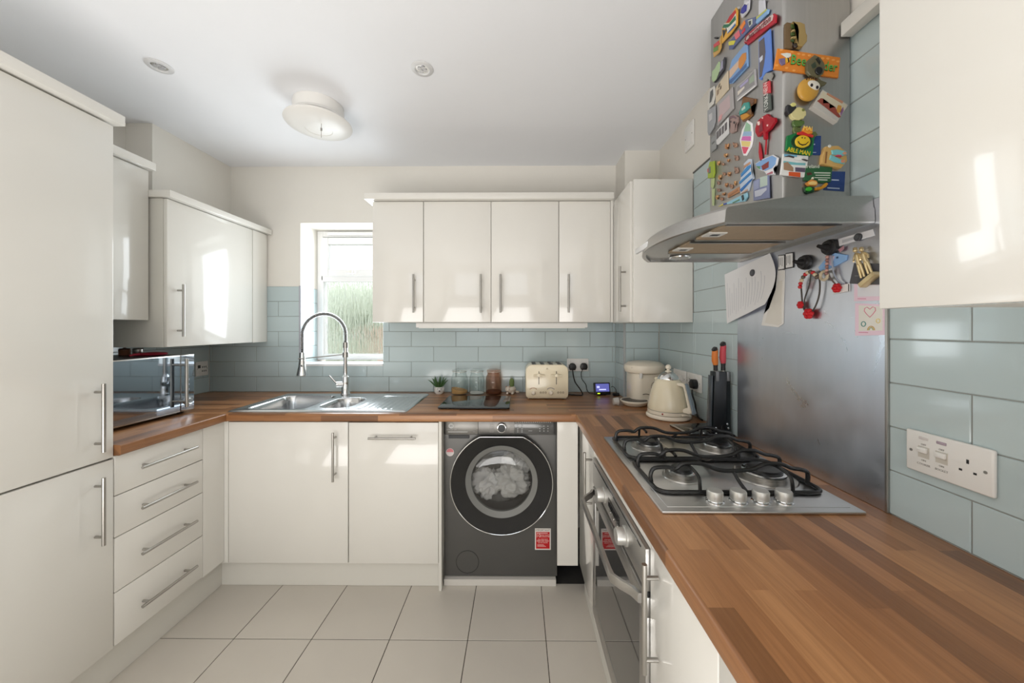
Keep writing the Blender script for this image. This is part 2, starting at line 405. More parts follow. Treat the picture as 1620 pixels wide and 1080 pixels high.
# outdoors beyond the frosted glass
tag(obj('garden_lawn', box(nb(), -14, 12, 3.2, 4.35, -.35, -.30), mat('lawn_grass', lin((96, 128, 70)), .9, var=.3, vscale=4)), 'green lawn beyond the frosted window', 'lawn', kind='stuff')
bm = nb()
for i in range(110):
    ball(bm, (-6+random.random()*5.2, 5.2+random.random()*.8, -.2+random.random()*2.1), .35+.25*random.random(), n=8)
tag(obj('garden_hedge', bm, mat('hedge_leaves', lin((172, 178, 162)), .9, var=.45, vscale=12), smooth=1), 'blurred green hedge outside, seen through the frosted window', 'hedge', kind='stuff')
bm = nb()
for i in range(14): box(bm, -1.75+i*.15, -1.61+i*.15, 4.4+.01*(i % 2), 4.43+.01*(i % 2), -.3, 1.35)
tag(obj('garden_fence', bm, mat('fence_wood', lin((176, 152, 138)), .9, var=.2)), 'brownish garden fence outside, seen through the frosted window', 'fence')

# ------------------------------------------------------------------ cabinets
def bar_handle(p0, p1, out, r=.006, post=.03):
    """straight bar from p0 to p1 standing off along -out; out points away from the door"""
    p0, p1, out = Vector(p0), Vector(p1), Vector(out)
    bm = nb(); d = (p1-p0).normalized(); cyl(bm, p0, p1, r, n=14)
    for q in (p0+d*.03, p1-d*.03): cyl(bm, q, q-out*post, r*.8, n=12)
    return bm
def door(parent, x0, x1, y0, y1, z0, z1, handle=None, name='door', bev=.0025):
    g = .0012
    ax = min((x1-x0, 'x'), (y1-y0, 'y'))[1]
    if ax == 'x': y0 += g; y1 -= g
    else: x0 += g; x1 -= g
    o = obj(name, box(nb(), x0, x1, y0, y1, z0+g, z1-g, bev), 'cream', parent, SM)
    if handle: obj('handle', bar_handle(*handle), 'handle', o, SM)
    return o
FR, LF, RT = (0, -1, 0), (-1, 0, 0), (1, 0, 0)
DP = 1.80            # front of the base doors on the sink wall
def cab(name, label, cat, loc, group=None): return thing(name, label, cat, loc, world=True, group=group)

# sink run
t = cab('sink_cabinet', 'cream gloss base cabinet with one door and tall bar handle under the steel sink', 'cabinet', (-1.19, 2.1, 0), 'base cabinets')
obj('carcass', box(nb(), -1.478, -.866, DP+.02, 2.36, .15, .70), 'cream_matt', t)
door(t, -1.482, -.866, DP, DP+.019, .140, .864, ((-.927, DP-.034, .572), (-.927, DP-.034, .818), FR))
t = cab('integrated_dishwasher', 'narrow cream integrated appliance door with horizontal bar handle left of washing machine', 'dishwasher', (-.63, 2.1, 0))
obj('body', box(nb(), -.858, -.41, DP+.02, 2.36, .15, .85), 'cream_matt', t)
door(t, -.864, -.404, DP, DP+.019, .140, .862, ((-.750, DP-.034, .79), (-.511, DP-.034, .79), FR))
t = cab('end_panel', 'thin cream end panel beside the washing machine', 'panel', (-.398, 2.1, 0))
obj('board', box(nb(), -.4035, -.389, DP+.002, 2.38, .001, .866, .001), 'cream_matt', t)
t = cab('corner_post', 'narrow cream filler strip in left corner beside sink cabinet door', 'panel', (-1.5, 1.81, 0))
obj('board', box(nb(), -1.5225, -1.4835, DP+.001, DP+.02, .140, .866, .001), 'cream', t)
t = cab('filler_board', 'cream filler panel in right corner beside the washing machine', 'panel', (.25, 1.81, 0))
obj('board', box(nb(), .2, .305, DP-.002, DP+.017, .137, .866, .0015), 'cream', t)
def plinth(n, label, *b):
    struct('baseboard_'+n, box(nb(), *b), 'cream_matt', label=label)
plinth('back', 'cream plinth board under the sink cabinets', -1.5475, -.389, 1.840, 1.855, 0.001, .148)
plinth('left', 'cream plinth board under the drawers and tall unit', -1.562, -1.5478, .6, 1.855, 0.001, .148)
plinth('right', 'cream plinth board under the oven run', .338, .352, -.35, 1.795, 0.001, .196)

# drawers and tall unit, facing +X
DL = -1.503
t = cab('drawer_unit', 'cream base unit with four drawers below the microwave', 'drawers', (-1.8, 1.49, 0))
obj('carcass', box(nb(), -2.09, DL-.02, 1.312, 1.676, .15, .866), 'cream_matt', t)
for z0, z1, zh in ((.157, .353, .252), (.356, .558, .459), (.561, .714, .638), (.717, .866, .797)):
    o = obj('drawer', box(nb(), DL-.019, DL, 1.309, 1.678, z0, z1, .0025), 'cream', t, SM)
    obj('handle', bar_handle((DL+.034, 1.375, zh), (DL+.034, 1.612, zh), RT), 'handle', o, SM)
t = cab('corner_post', 'cream filler strip between the drawers and the sink cabinets', 'panel', (-1.512, 1.73, 0))
obj('board', box(nb(), DL-.019, DL, 1.68, 1.8, .152, .866, .001), 'cream', t)
t = cab('tall_unit', 'tall cream fridge housing with two doors at the left edge', 'cabinet', (-1.8, 1.0, 0))
obj('carcass', box(nb(), -2.095, DL-.02, .70, 1.304, .15, 2.096), 'cream_matt', t)
door(t, DL-.019, DL, .70, 1.306, .862, 2.094, ((DL+.034, 1.245, .903), (DL+.034, 1.245, 1.146), RT))
door(t, DL-.019, DL, .70, 1.306, .152, .858, ((DL+.034, 1.245, .572), (DL+.034, 1.245, .812), RT))
obj('cornice', box(nb(), -2.095, DL+.026, .70, 1.322, 2.101, 2.138, .002), 'cream', t, SM)

# wall units on the left
t = cab('wall_unit', 'cream wall cupboard with no visible handle beside the tall unit', 'cabinet', (-1.94, 1.5, 1.38), 'wall cabinets')
obj('carcass', box(nb(), -2.095, -1.796, 1.309, 1.686, 1.381, 2.096), 'cream_matt', t)
door(t, -1.794, -1.775, 1.309, 1.69, 1.379, 2.098)
obj('cornice', box(nb(), -2.095, -1.75, 1.309, 1.70, 2.101, 2.138, .002), 'cream', t, SM)
t = cab('wall_unit', 'cream wall cupboard hung lower in the left corner with shiny door and bar handle', 'cabinet', (-1.9, 2.05, 1.25), 'wall cabinets')
obj('carcass', box(nb(), -2.095, -1.72, 1.702, 2.396, 1.249, 1.972, .001), 'cream_matt', t)
door(t, -1.719, -1.70, 1.702, 2.256, 1.249, 1.972, ((-1.666, 1.752, 1.30), (-1.666, 1.752, 1.56), RT))
prism(bm := nb(), [(-1.719, 2.259), (-1.70, 2.259), (-1.699, 2.30), (-1.70, 2.36), (-1.706, 2.396), (-1.719, 2.396)], 1.249, 1.972)
obj('end_post', bm, 'cream', t, SM)
obj('cornice', box(nb(), -2.0, -1.672, 1.690, 2.396, 1.975, 2.008, .002), 'cream', t, SM)

# wall units on the sink wall
DU, ub, ut = 2.10, 1.376, 2.095
def wu(label, x0, x1, doors, loc=None):
    t = cab('wall_unit', label, 'cabinet', ((x0+x1)/2, 2.25, ub), 'wall cabinets')
    obj('carcass', box(nb(), x0, x1, DU+.021, 2.396, ub, ut), 'cream_matt', t)
    for a, b, hx in doors:
        door(t, a, b, DU, DU+.019, ub, ut, ((hx, DU-.034, 1.432), (hx, DU-.034, 1.657), FR))
    return t
wu('narrow cream wall cupboard next to the window with handle on its right', -.866, -.5615, [(-.866, -.5615, -.612)])
wu('wide double-door cream wall cupboard above the jars, its handles side by side', -.5605, .2425, [(-.5605, -.1585, -.217), (-.1585, .2425, -.102)])
wu('narrow cream wall cupboard above the wall socket with handle on its left', .2435, .549, [(.2435, .549, .297)])
t = cab('corner_post', 'slim cream corner strip between back wall cupboards and corner cupboard', 'panel', (.558, 2.11, ub))
obj('board', box(nb(), .5497, .566, DU+.003, DU+.02, ub, ut+.003), 'cream', t)
t = cab('cornice_rail', 'cream cornice rail running along the top of back wall cupboards', 'cornice', (-.17, 2.2, 2.1))
obj('rail', box(nb(), -.902, .562, 2.068, 2.39, 2.098, 2.135, .002), 'cream', t, SM)
t = cab('wall_unit', 'cream corner wall cupboard left of the cooker hood with plain end panel', 'cabinet', (.72, 1.98, 1.37), 'wall cabinets')
obj('carcass', box(nb(), .589, .872, 1.788, 2.19, 1.371, 2.084), 'cream_matt', t)
obj('end_panel', box(nb(), .578, .872, 1.770, 1.7875, 1.371, 2.085, .001), 'cream', t, SM)
door(t, .566, .585, 1.7895, 2.098, 1.371, 2.085, ((.533, 1.852, 1.428), (.533, 1.852, 1.665), LF))
# near wall unit on the right
t = cab('wall_unit', 'large cream gloss wall cupboard near the viewer at the right edge', 'cabinet', (.72, .25, 1.37), 'wall cabinets')
obj('carcass', box(nb(), .571, .872, -.06, .546, 1.376, 2.098), 'cream_matt', t)
door(t, .551, .570, -.06, .546, 1.372, 2.1, name='door')
obj('cornice', box(nb(), .52, .872, -.06, .56, 2.102, 2.139, .002), 'cream', t, SM)
t = cab('cornice_rail', 'short cream cornice rail on the tiles beside the hood chimney', 'cornice', (.86, .75, 2.1))
obj('rail', box(nb(), .842, .872, .562, .930, 2.102, 2.139, .002), 'cream', t, SM)
t = cab('under_cabinet_light', 'slim white strip light under the back wall cupboards', 'light', (-.1, 2.17, 1.34))
obj('body', box(nb(), -.615, .42, 2.13, 2.185, 1.345, 1.3745, .004), 'white', t, SM)
obj('diffuser', box(nb(), -.60, .405, 2.138, 2.178, 1.341, 1.346, .001), plain((245, 245, 240), .3), t)

# right-hand base run, doors facing -X
DR = .312
def rb(label, y0, y1, hy=None, group='base cabinets', top=.864, zb=.2):
    t = cab('base_unit', label, 'cabinet', (.6, (y0+y1)/2, 0), group)
    obj('carcass', box(nb(), DR+.02, .87, y0, y1, .198, .866), 'cream_matt', t)
    door(t, DR, DR+.019, y0, y1, .15, top, None if hy is None else ((DR-.034, hy, .585), (DR-.034, hy, .825), LF))
    return t
rb('narrow cream base cupboard with bar handle in the corner left of the oven', 1.4465, 1.797, 1.475)
rb('cream base cupboard right of the oven with tall bar handle', .5535, .838, .78)
rb('cream base cupboard nearest the viewer under the right worktop', .25, .5515)
rb('cream base cupboard below the near end of the right worktop', -.34, .248)
t = cab('oven_housing', 'cream cabinet frame around the built-in oven', 'cabinet', (.6, 1.14, 0))
obj('top_rail', box(nb(), DR+.002, DR+.02, .84, 1.444, .822, .866), 'cream', t)
obj('side_panel', box(nb(), DR+.021, .87, 1.428, 1.444, .20, .866), 'cream_matt', t); obj('side_panel', box(nb(), DR+.021, .87, .84, .856, .20, .866), 'cream_matt', t)

# ------------------------------------------------------------------ worktops
def nose(d0, d1):     # rounded front edge profile, d = distance from the nosing
    r = .007; z1, z0 = W, W-.04
    return [(d1, z0), (d0+r, z0)]+[(d0+r-r*math.sin(a), z0+r-r*math.cos(a)) for a in (PI/6, PI/3, PI/2)]+[(d0+r-r*math.cos(a), z1-r+r*math.sin(a)) for a in (0, PI/6, PI/3, PI/2)]+[(d1, z1)]
YF, XF, XLF = 1.785, .291, -1.479
hx0, hx1, hy0, hy1 = -1.47, -.88, 1.845, 2.265
t = thing('worktop', 'oak block-effect worktop along the window wall holding the sink', 'worktop', (-.6, 2.1, .868), world=True)
bm = nb(); prism(bm, nose(YF, hy0), XLF, XF, 'yz')
box(bm, XLF, XF, hy0, hy0+.0001, W-.04, W)
box(bm, XL, XLF, YF, YB-.001, W-.04, W); box(bm, XLF, hx0, hy0, YB-.001, W-.04, W); box(bm, hx1, XF, hy0, YB-.001, W-.04, W); box(bm, hx0, hx1, hy1, YB-.001, W-.04, W)
box(bm, XF, XR-.001, YF, YB-.001, W-.04, W)
obj('slab', bm, 'wood_x', t, SM)
t = thing('worktop', 'oak block-effect worktop on the right under the gas hob', 'worktop', (.58, .7, .868), world=True)
bm = nb(); prism(bm, nose(XF, XR-.001), -.36, YF-.0004, 'xz'); obj('slab', bm, 'wood_y', t, SM)
t = thing('worktop', 'short oak block-effect worktop on the left under the microwave', 'worktop', (-1.8, 1.5, .868), world=True)
bm = nb(); prism(bm, [(2*XLF-a, b) for a, b in nose(XLF, XLF+.62)], 1.3075, YF-.0004, 'xz'); obj('slab', bm, 'wood_y', t, SM)
# ------------------------------------------------------------------ sink and tap
from mathutils import noise as mnoise
def sstep(a, b, x):
    t = max(0, min(1, (x-a)/(b-a))); return t*t*(3-2*t)
def sd_rr(x, y, cx, cy, hx, hy, r):      # signed distance to a rounded rectangle
    qx, qy = abs(x-cx)-hx+r, abs(y-cy)-hy+r
    return math.hypot(max(qx, 0), max(qy, 0))+min(max(qx, qy), 0)-r
sx0, sx1, sy0, sy1 = -1.502, -.576, 1.818, 2.300
def sink_z(x, y):
    e = min(x-sx0, sx1-x, y-sy0, sy1-y)
    z = W+.0012+.0078*sstep(0, .010, e)
    z -= .0022*sstep(.022, .03, e)
    d = sd_rr(x, y, -1.29, 2.045, .155, .18, .05); z -= .145*sstep(.004, -.014, d)+.006*sstep(-.014, -.12, d)
    d = sd_rr(x, y, -1.0, 2.03, .088, .135, .07); z -= .10*sstep(.004, -.014, d)+.006*sstep(-.014, -.07, d)
    d = sd_rr(x, y, -.735, 2.05, .13, .185, .04)
    if d < 0:
        z -= .0048*sstep(0, -.012, d)
        z += .0028*sstep(-.012, -.03, d)*(.5+.5*math.cos(2*PI*(x+.735)/.032))
    return z
t = thing('sink', 'stainless steel inset sink with one and a half bowls and ribbed drainer', 'sink', (-1.04, 2.06, W), world=True)
bm = nb(); nx, ny = 200, 108; vs = []
for j in range(ny+1):
    vs.append([bm.verts.new((sx0+(sx1-sx0)*i/nx, sy0+(sy1-sy0)*j/ny, sink_z(sx0+(sx1-sx0)*i/nx, sy0+(sy1-sy0)*j/ny))) for i in range(nx+1)])
for j in range(ny):
    for i in range(nx): bm.faces.new((vs[j][i], vs[j][i+1], vs[j+1][i+1], vs[j+1][i]))
obj('bowl_sheet', bm, 'sinksteel', t, 1.2)
for cx, cy, z in ((-1.29, 2.045, W-.149), (-1.0, 2.03, W-.104)):
    o = obj('waste', lathe(nb(), [(.041, z), (.041, z+.003), (.034, z+.004), (.030, z+.001), (0, z)], (cx, cy, 0)), 'chrome', t, SM)
    bm = nb()
    for k in range(6): cyl(bm, (cx+.017*math.cos(k*PI/3), cy+.017*math.sin(k*PI/3), z+.0005), (cx+.017*math.cos(k*PI/3), cy+.017*math.sin(k*PI/3), z+.0025), .005, n=8)
    obj('waste_holes', bm, 'black', o)
tx, ty, tz = -1.105, 2.262, W+.0075
t = thing('kitchen_tap', 'tall chrome spring-neck tap with pull-down spray behind the sink', 'tap', (tx, ty, tz), world=True)
obj('body', lathe(nb(), [(.027, 0), (.028, .006), (.024, .012), (.024, .075), (.022, .095), (.020, .115), (.017, .118), (.013, .13), (0, .131)], (tx, ty, tz)), 'chrome', t, SM)
obj('lever_hub', tube(nb(), [(tx-.01, ty-.012, tz+.068), (tx-.045, ty-.03, tz+.07)], [.019, .017], 16), 'chrome', t, SM)
obj('lever', tube(nb(), [(tx-.04, ty-.03, tz+.075), (tx-.06, ty-.036, tz+.10), (tx-.083, ty-.04, tz+.128)], [.006, .005, .0055], 10), 'chrome', t, SM)
obj('riser', cyl(nb(), (tx, ty, tz+.12), (tx, ty, tz+.335), .013), 'chrome', t, SM)
obj('collar', cyl(nb(), (tx, ty, tz+.24), (tx, ty, tz+.272), .018), 'handle', t, SM)
obj('collar', cyl(nb(), (tx, ty, tz+.30), (tx, ty, tz+.335), .0155), 'handle', t, SM)
R_ = .127; zc = tz+.39; hx = tx-2*R_; hy = ty-.04
path = [(tx, ty, tz+.33), (tx, ty, tz+.36)]+[(tx-R_+R_*math.cos(a), ty-.04*(a/PI), zc+R_*math.sin(a)) for a in [PI*i/28 for i in range(29)]]+[(hx, hy, zc-.05), (hx, hy, zc-.10), (hx, hy, zc-.125)]
obj('hose', tube(nb(), path, .0075, 10), mat('dark_hose', (.07, .07, .07), .5), t, SM)
# spring coil round the hose
P = [Vector(p) for p in path]; L = [0]
for a, b in zip(P, P[1:]): L.append(L[-1]+(b-a).length)
def along(s):
    for i in range(len(P)-1):
        if L[i+1] >= s:
            f = (s-L[i])/(L[i+1]-L[i]); return P[i].lerp(P[i+1], f), (P[i+1]-P[i]).normalized()
    return P[-1], (P[-1]-P[-2]).normalized()
coil = []; S = L[-1]-.03; turns = 62; ref = Vector((0, 1, 0))
for i in range(turns*9+1):
    s = S*i/(turns*9); p, d = along(s); a = (ref-d*ref.dot(d)).normalized(); b = d.cross(a); q = 2*PI*i/9
    coil.append(p+(a*math.cos(q)+b*math.sin(q))*.0108)
obj('spring', tube(nb(), coil, .0024, 6), mat('spring_steel', (.5, .5, .5), .2, 1), t, SM)
zs = zc-.125
obj('spray_head', lathe(nb(), [(.0, .01), (.016, .008), (.018, -.02), (.018, -.045), (.020, -.052), (.021, -.075), (.033, -.13), (.033, -.136), (.028, -.138), (0, -.137)], (hx, hy, zs)), 'chrome', t, SM)
obj('spray_button', lathe(nb(), [(0, 0), (.007, 0), (.007, .004), (0, .005)], (hx+.008, hy-.017, zs-.075), axis='-y', n=14), 'handle', t, SM)
bm = cyl(nb(), (tx-.012, ty, tz+.258), (hx+.016, hy, zs-.03), .0038, n=10)
tube(bm, [(hx+.02*math.cos(a), hy+.02*math.sin(a), zs-.03) for a in [2*PI*i/20 for i in range(20)]], .0035, 8, closed=True)
obj('holder_arm', bm, 'handle', t, SM)

# ------------------------------------------------------------------ washing machine
bx0, bx1, by, bz0, bz1 = -.386, .206, 1.862, .040, .862
t = thing('washing_machine', 'anthracite front-loading washing machine with big black round door', 'washing machine', (-.09, 2.1, .03), world=True)
cx, cz, hr = -.0845, .547, .172
bm = nb()
ang = [2*PI*i/64 for i in range(64)]
def edge_pt(a):
    c, s = math.cos(a), math.sin(a); k = []
    if c > 1e-9: k.append((bx1-cx)/c)
    if c < -1e-9: k.append((bx0-cx)/c)
    if s > 1e-9: k.append((.782-cz)/s)
    if s < -1e-9: k.append((bz0-cz)/s)
    m = min(k); return (cx+m*c, cz+m*s)
ang = sorted(ang+[math.atan2(z-cz, x-cx) % (2*PI) for x in (bx0, bx1) for z in (bz0, .782)])
A = [bm.verts.new((cx+hr*math.cos(a), by, cz+hr*math.sin(a))) for a in ang]; B = [bm.verts.new((edge_pt(a)[0], by, edge_pt(a)[1])) for a in ang]
C = [bm.verts.new((v.co.x, by+.015, v.co.z)) for v in A]
for i in range(len(ang)):
    j = (i+1) % len(ang); bm.faces.new((A[i], A[j], B[j], B[i])); bm.faces.new((A[i], C[i], C[j], A[j]))
for a, b in (((bx0, bz0), (bx1, bz0)), ((bx1, bz0), (bx1, bz1)), ((bx1, bz1), (bx0, bz1)), ((bx0, bz1), (bx0, bz0))):
    bm.faces.new([bm.verts.new(p) for p in ((a[0], by, a[1]), (b[0], by, b[1]), (b[0], 2.37, b[1]), (a[0], 2.37, a[1]))])
bm.faces.new([bm.verts.new(p) for p in ((bx0, 2.37, bz0), (bx1, 2.37, bz0), (bx1, 2.37, bz1), (bx0, 2.37, bz1))])
obj('casing', bm, 'anthracite', t)
obj('fascia', box(nb(), bx0+.004, bx1-.002, by-.012, by+.01, .784, .861, .003), mat('fascia_grey', lin((120, 118, 115)), .32, .6), t, SM)
fz = by-.0125
o = obj('detergent_drawer', box(nb(), bx0+.012, -.207, fz-.004, fz+.004, .788, .859, .002), mat('fascia_grey2', lin((128, 126, 122)), .32, .6), t, SM)
bm = nb(); lathe(bm, [(.0, 0), (.0135, 0), (.0135, .0006), (0, .0006)], (-.348, fz-.0042, .832), axis='-y', n=20); obj('emblem', bm, plain((196, 196, 194), .4), o)
obj('emblem_letter', text_on(nb(), 'H', .019, on_front(-.348, fz-.005, .832)), plain((110, 108, 106), .5), o)
bm = nb(); text_on(bm, 'H-WASH 550', .009, on_front(-.372, fz-.0045, .812), align='LEFT'); box(bm, -.364, -.262, fz-.0046, fz-.004, .799, .8025); text_on(bm, '10kg', .007, on_front(-.228, fz-.0045, .802))
obj('print', bm, plain((186, 186, 184), .5), o)
d = obj('programme_dial', lathe(nb(), [(.0255, 0), (.0255, .014), (.024, .018), (.021, .019), (0, .019)], (-.084, fz, .8235), axis='-y', n=36), 'chrome', t, SM)
obj('dial_cap', lathe(nb(), [(.0195, .018), (.0195, .021), (0, .022)], (-.084, fz, .8235), axis='-y', n=30), 'black', d, SM)
bm = nb()
for s in (-1, 1):
    for k in range(8): box(bm, -.084+s*.052-.011, -.084+s*.052+.011, fz-.0006, fz, .7985+k*.0072, .8000+k*.0072)
obj('programme_print', bm, plain((168, 166, 162), .5), t)['kind'] = 'stuff'
dp = obj('display', box(nb(), -.018, bx1-.014, fz-.003, fz+.002, .789, .859, .0015), mat('display_smoke', lin((104, 104, 103)), .15, .3), t, SM)
bm = nb()
for k in range(17): box(bm, -.012+k*.0112, -.006+k*.0112, fz-.0036, fz-.003, .850, .854)
for i in range(2):
    for k in range(5): box(bm, -.004+i*.022, .003+i*.022, fz-.0036, fz-.003, .800+k*.0085, .8035+k*.0085)
for i in range(3):
    for k in range(3): lathe(bm, [(0, 0), (.003, 0), (.003, .0006), (0, .0006)], (.115+i*.021, fz-.003, .806+k*.0125), axis='-y', n=8)
box(bm, .055, .075, fz-.0036, fz-.003, .8055, .808)
obj('display_print', bm, plain((170, 172, 172), .5), dp)['kind'] = 'stuff'
obj('drawer_grip', box(nb(), bx0+.022, -.255, by-.004, by-.0005, .762, .7795, .002), 'black', t)
# door: black ring with flattened top, chrome edge, grey inner bezel and bulging glass
def flat_circle(cx, cz, r, top, n=72):
    p = []
    for i in range(n):
        a = 2*PI*i/n; z = cz+r*math.sin(a); x = cx+r*math.cos(a)
        p.append((x, min(z, top)))
    return p
def annulus(bm, outer, inner, y_out, y_in, yb):
    n = len(outer); A = [bm.verts.new((x, y_out, z)) for x, z in outer]; B = [bm.verts.new((x, y_in, z)) for x, z in inner]
    C = [bm.verts.new((x, yb, z)) for x, z in outer]; D = [bm.verts.new((x, yb, z)) for x, z in inner]
    for i in range(n):
        j = (i+1) % n
        bm.faces.new((A[i], A[j], B[j], B[i])); bm.faces.new((C[i], C[j], A[j], A[i])); bm.faces.new((B[i], B[j], D[j], D[i])); bm.faces.new((D[i], D[j], C[j], C[i]))
    bmesh.ops.recalc_face_normals(bm, faces=bm.faces); return bm
dcz, dr = .5405, .2665
ring_ = obj('door_ring', annulus(nb(), flat_circle(cx, dcz, dr-.004, .779), flat_circle(cx, cz, .186, 9), by-.040, by-.028, by-.001), mat('door_black', (.010, .010, .010), .14), t, SM)
obj('chrome_edge', tube(nb(), [(x, by-.037, z) for x, z in flat_circle(cx, dcz, dr-.003, .780)], .0035, 8, closed=True), 'chrome', ring_, SM)
obj('bezel', annulus(nb(), flat_circle(cx, cz, .187, 9), flat_circle(cx, cz, .160, 9), by-.032, by-.018, by-.002), mat('bezel_grey', lin((124, 124, 121)), .35), ring_, SM)
obj('door_glass', lathe(nb(), [(.162, 0), (.158, .004), (.13, .010), (.08, .014), (0, .016), (0, .012), (.08, .010), (.13, .006), (.154, 0)], (cx, by-.014, cz), axis='-y', n=40), mat('smoked_door_glass', (.62, .62, .62), .02, trans=1, ior=1.05), ring_, SM)
obj('drum', lathe(nb(), [(0, -.26), (.20, -.26), (.235, -.22), (.235, -.03), (.176, -.016), (.174, -.016), (.225, -.032), (.225, -.215), (.19, -.25), (0, -.25)], (cx, by, cz), axis='-y', n=40), mat('drum_steel', (.10, .10, .10), .35, .8), t, SM)
obj('filter_flap', tube(nb(), [(-.265+.059*math.cos(a), by-.0008, .112+.059*math.sin(a)) for a in [2*PI*i/40 for i in range(40)]], .0013, 6, closed=True), 'black', t)
st = obj('warranty_sticker', box(nb(), .090, .173, by-.0012, by-.0002, .178, .290), plain((232, 226, 220), .5), t)
obj('sticker_field', box(nb(), .0955, .1675, by-.0016, by-.001, .184, .272), plain((196, 18, 28), .5), st)
bm = nb(); text_on(bm, '10', .026, on_front(.1075, by-.002, .252)); text_on(bm, 'YEAR PARTS', .0085, on_front(.142, by-.002, .2555)); text_on(bm, 'GUARANTEE', .0085, on_front(.142, by-.002, .2475))
text_on(bm, 'CALL FREE NOW', .007, on_front(.131, by-.002, .2335)); text_on(bm, '0800 000 0000', .0105, on_front(.131, by-.002, .2245)); text_on(bm, 'OR VISIT ONLINE', .0065, on_front(.131, by-.002, .2155))
for k in range(3): box(bm, .102, .148-.006*k, by-.0021, by-.0016, .195+k*.005, .1965+k*.005)
box(bm, .0985, .157, by-.0021, by-.0016, .2645, .2675)
obj('sticker_print', bm, plain((240, 214, 206), .5), st)
obj('sticker_heading', text_on(nb(), 'IMPORTANT', .0135, on_front(.1315, by-.0016, .281)), plain((120, 110, 106), .5), st)
o = obj('round_sticker', lathe(nb(), [(.0, 0), (.021, 0), (.021, .0008), (0, .0008)], (-.357, by-.0002, .689), axis='-y', n=24), plain((214, 206, 204), .5), t)
bm = nb(); prism(bm, [(-.357+.0185*math.cos(a), .690+.0185*math.sin(a)) for a in [PI*i/12 for i in range(13)]], by-.0016, by-.001, 'xz'); obj('sticker_band', bm, plain((206, 120, 126), .5), o)
for x in (bx0+.05, bx1-.05):
    for y in (by+.05, 2.31): obj('foot', lathe(nb(), [(.022, .0345), (.022, .041), (.016, .046), (0, .046)], (x, y, 0), n=14), 'black', t)
t = thing('appliance_board', 'white board lying on the floor under the washing machine', 'board', (-.09, 2.1, 0), world=True)
obj('board', box(nb(), -.385, .199, 1.842, 2.34, .0005, .0335, .001), plain((216, 212, 205), .6), t)
# laundry in the drum
t = thing('laundry', 'crumpled pale laundry behind the glass of the washing machine door', 'laundry', (cx, 2.0, .40), world=True)
def cloth(name, c, rx, ry, rz, seed, rgb):
    b = bmesh.new(); bmesh.ops.create_icosphere(b, subdivisions=5, radius=1)
    for v in b.verts:
        p = v.co.normalized(); q = p*1.5+Vector((seed*3.1, seed*1.7, seed))
        f = mnoise.noise(q+.6*mnoise.noise_vector(q*1.3)); g = mnoise.noise(q*2.2+Vector((9, 3, seed))); r1 = 1.1-abs(f)*2.4-abs(g)*.35
        v.co = Vector((c[0]+p.x*rx*(.55+.5*r1), c[1]+p.y*ry*(.55+.5*r1), c[2]+p.z*rz*(.55+.5*r1)))
    obj(name, b, mat('cloth_%d' % seed, lin(rgb), .9, bump=.3, bscale=500), t, 3)
cloth('sheet', (cx-.085, 1.925, cz-.045), .085, .06, .085, 3, (244, 244, 242))
cloth('sheet', (cx+.045, 1.915, cz-.03), .105, .055, .085, 5, (236, 236, 232))
cloth('towel', (cx+.075, 1.945, cz+.055), .085, .06, .075, 8, (196, 196, 192))
cloth('towel', (cx-.03, 1.97, cz-.1), .12, .06, .06, 11, (120, 120, 118))

# ------------------------------------------------------------------ oven
t = thing('built_in_oven', 'built-in stainless oven with two knobs and bowed handle under the hob', 'oven', (.59, 1.14, .2), world=True)
obj('body', box(nb(), .333, .85, .858, 1.426, .215, .816), plain((60, 60, 62), .5, .5), t)
oy0, oy1 = .845, 1.4405
fa = obj('fascia', box(nb(), .304, .332, oy0, oy1, .716, .818, .002), 'steel_y', t, SM)
bm = nb(); box(bm, .3025, .305, 1.06, 1.19, .748, .777, .001); box(bm, .3025, .305, oy0+.03, oy1-.03, .8035, .8075); obj('display', bm, 'blackgloss', fa)
bm = nb()
for k in range(3): box(bm, .300, .304, 1.075+k*.04, 1.095+k*.04, .737, .744, .001)
obj('button_row', bm, 'handle', fa, SM)
for y in (1.245, 1.0):
    obj('knob', lathe(nb(), [(.027, 0), (.027, .004), (.023, .006), (.0225, .024), (.021, .028), (0, .029)], (.304, y, .758), axis='-x', n=28), mat('knob_satin', (.58, .57, .54), .38, .7), fa, SM)
bm = nb(); box(bm, .31, .332, oy0, oy1, .703, .7155); obj('vent_gap', bm, 'black', t)
dd = obj('door', box(box(box(box(nb(), .304, .332, oy0, oy1, .655, .702, .002), .304, .332, oy0, oy1, .192, .25, .002), .304, .332, oy0, oy0+.045, .2505, .6545, .002), .304, .332, oy1-.045, oy1, .2505, .6545, .002), 'steel_y', t, SM)
obj('door_glass', box(nb(), .3055, .325, oy0+.0455, oy1-.0455, .2505, .6545), mat('oven_glass', (.02, .02, .021), .03, coat=.5), dd)
ys = [oy0+.02+i*(oy1-oy0-.04)/24 for i in range(25)]
pts = []
for y in ys:
    f = (y-oy0-.02)/(oy1-oy0-.04); e = min(f, 1-f)
    pts.append((.30-.052*sstep(0, .14, e), y, .686))
bm = nb()
for (a, b) in zip(pts, pts[1:]):
    pass
t2 = bmesh.new(); rings = []
for x, y, z in pts: rings.append([t2.verts.new((x+dx, y, z+dz)) for dx, dz in ((-.006, -.012), (-.008, -.006), (-.008, .006), (-.006, .012), (.004, .012), (.005, 0), (.004, -.012))])
for a, b in zip(rings, rings[1:]):
    for k in range(7): t2.faces.new((a[k], a[(k+1) % 7], b[(k+1) % 7], b[k]))
t2.faces.new(rings[0]); t2.faces.new(rings[-1][::-1]); join(bm, t2)
obj('handle', bm, 'steel_y', dd, SM)

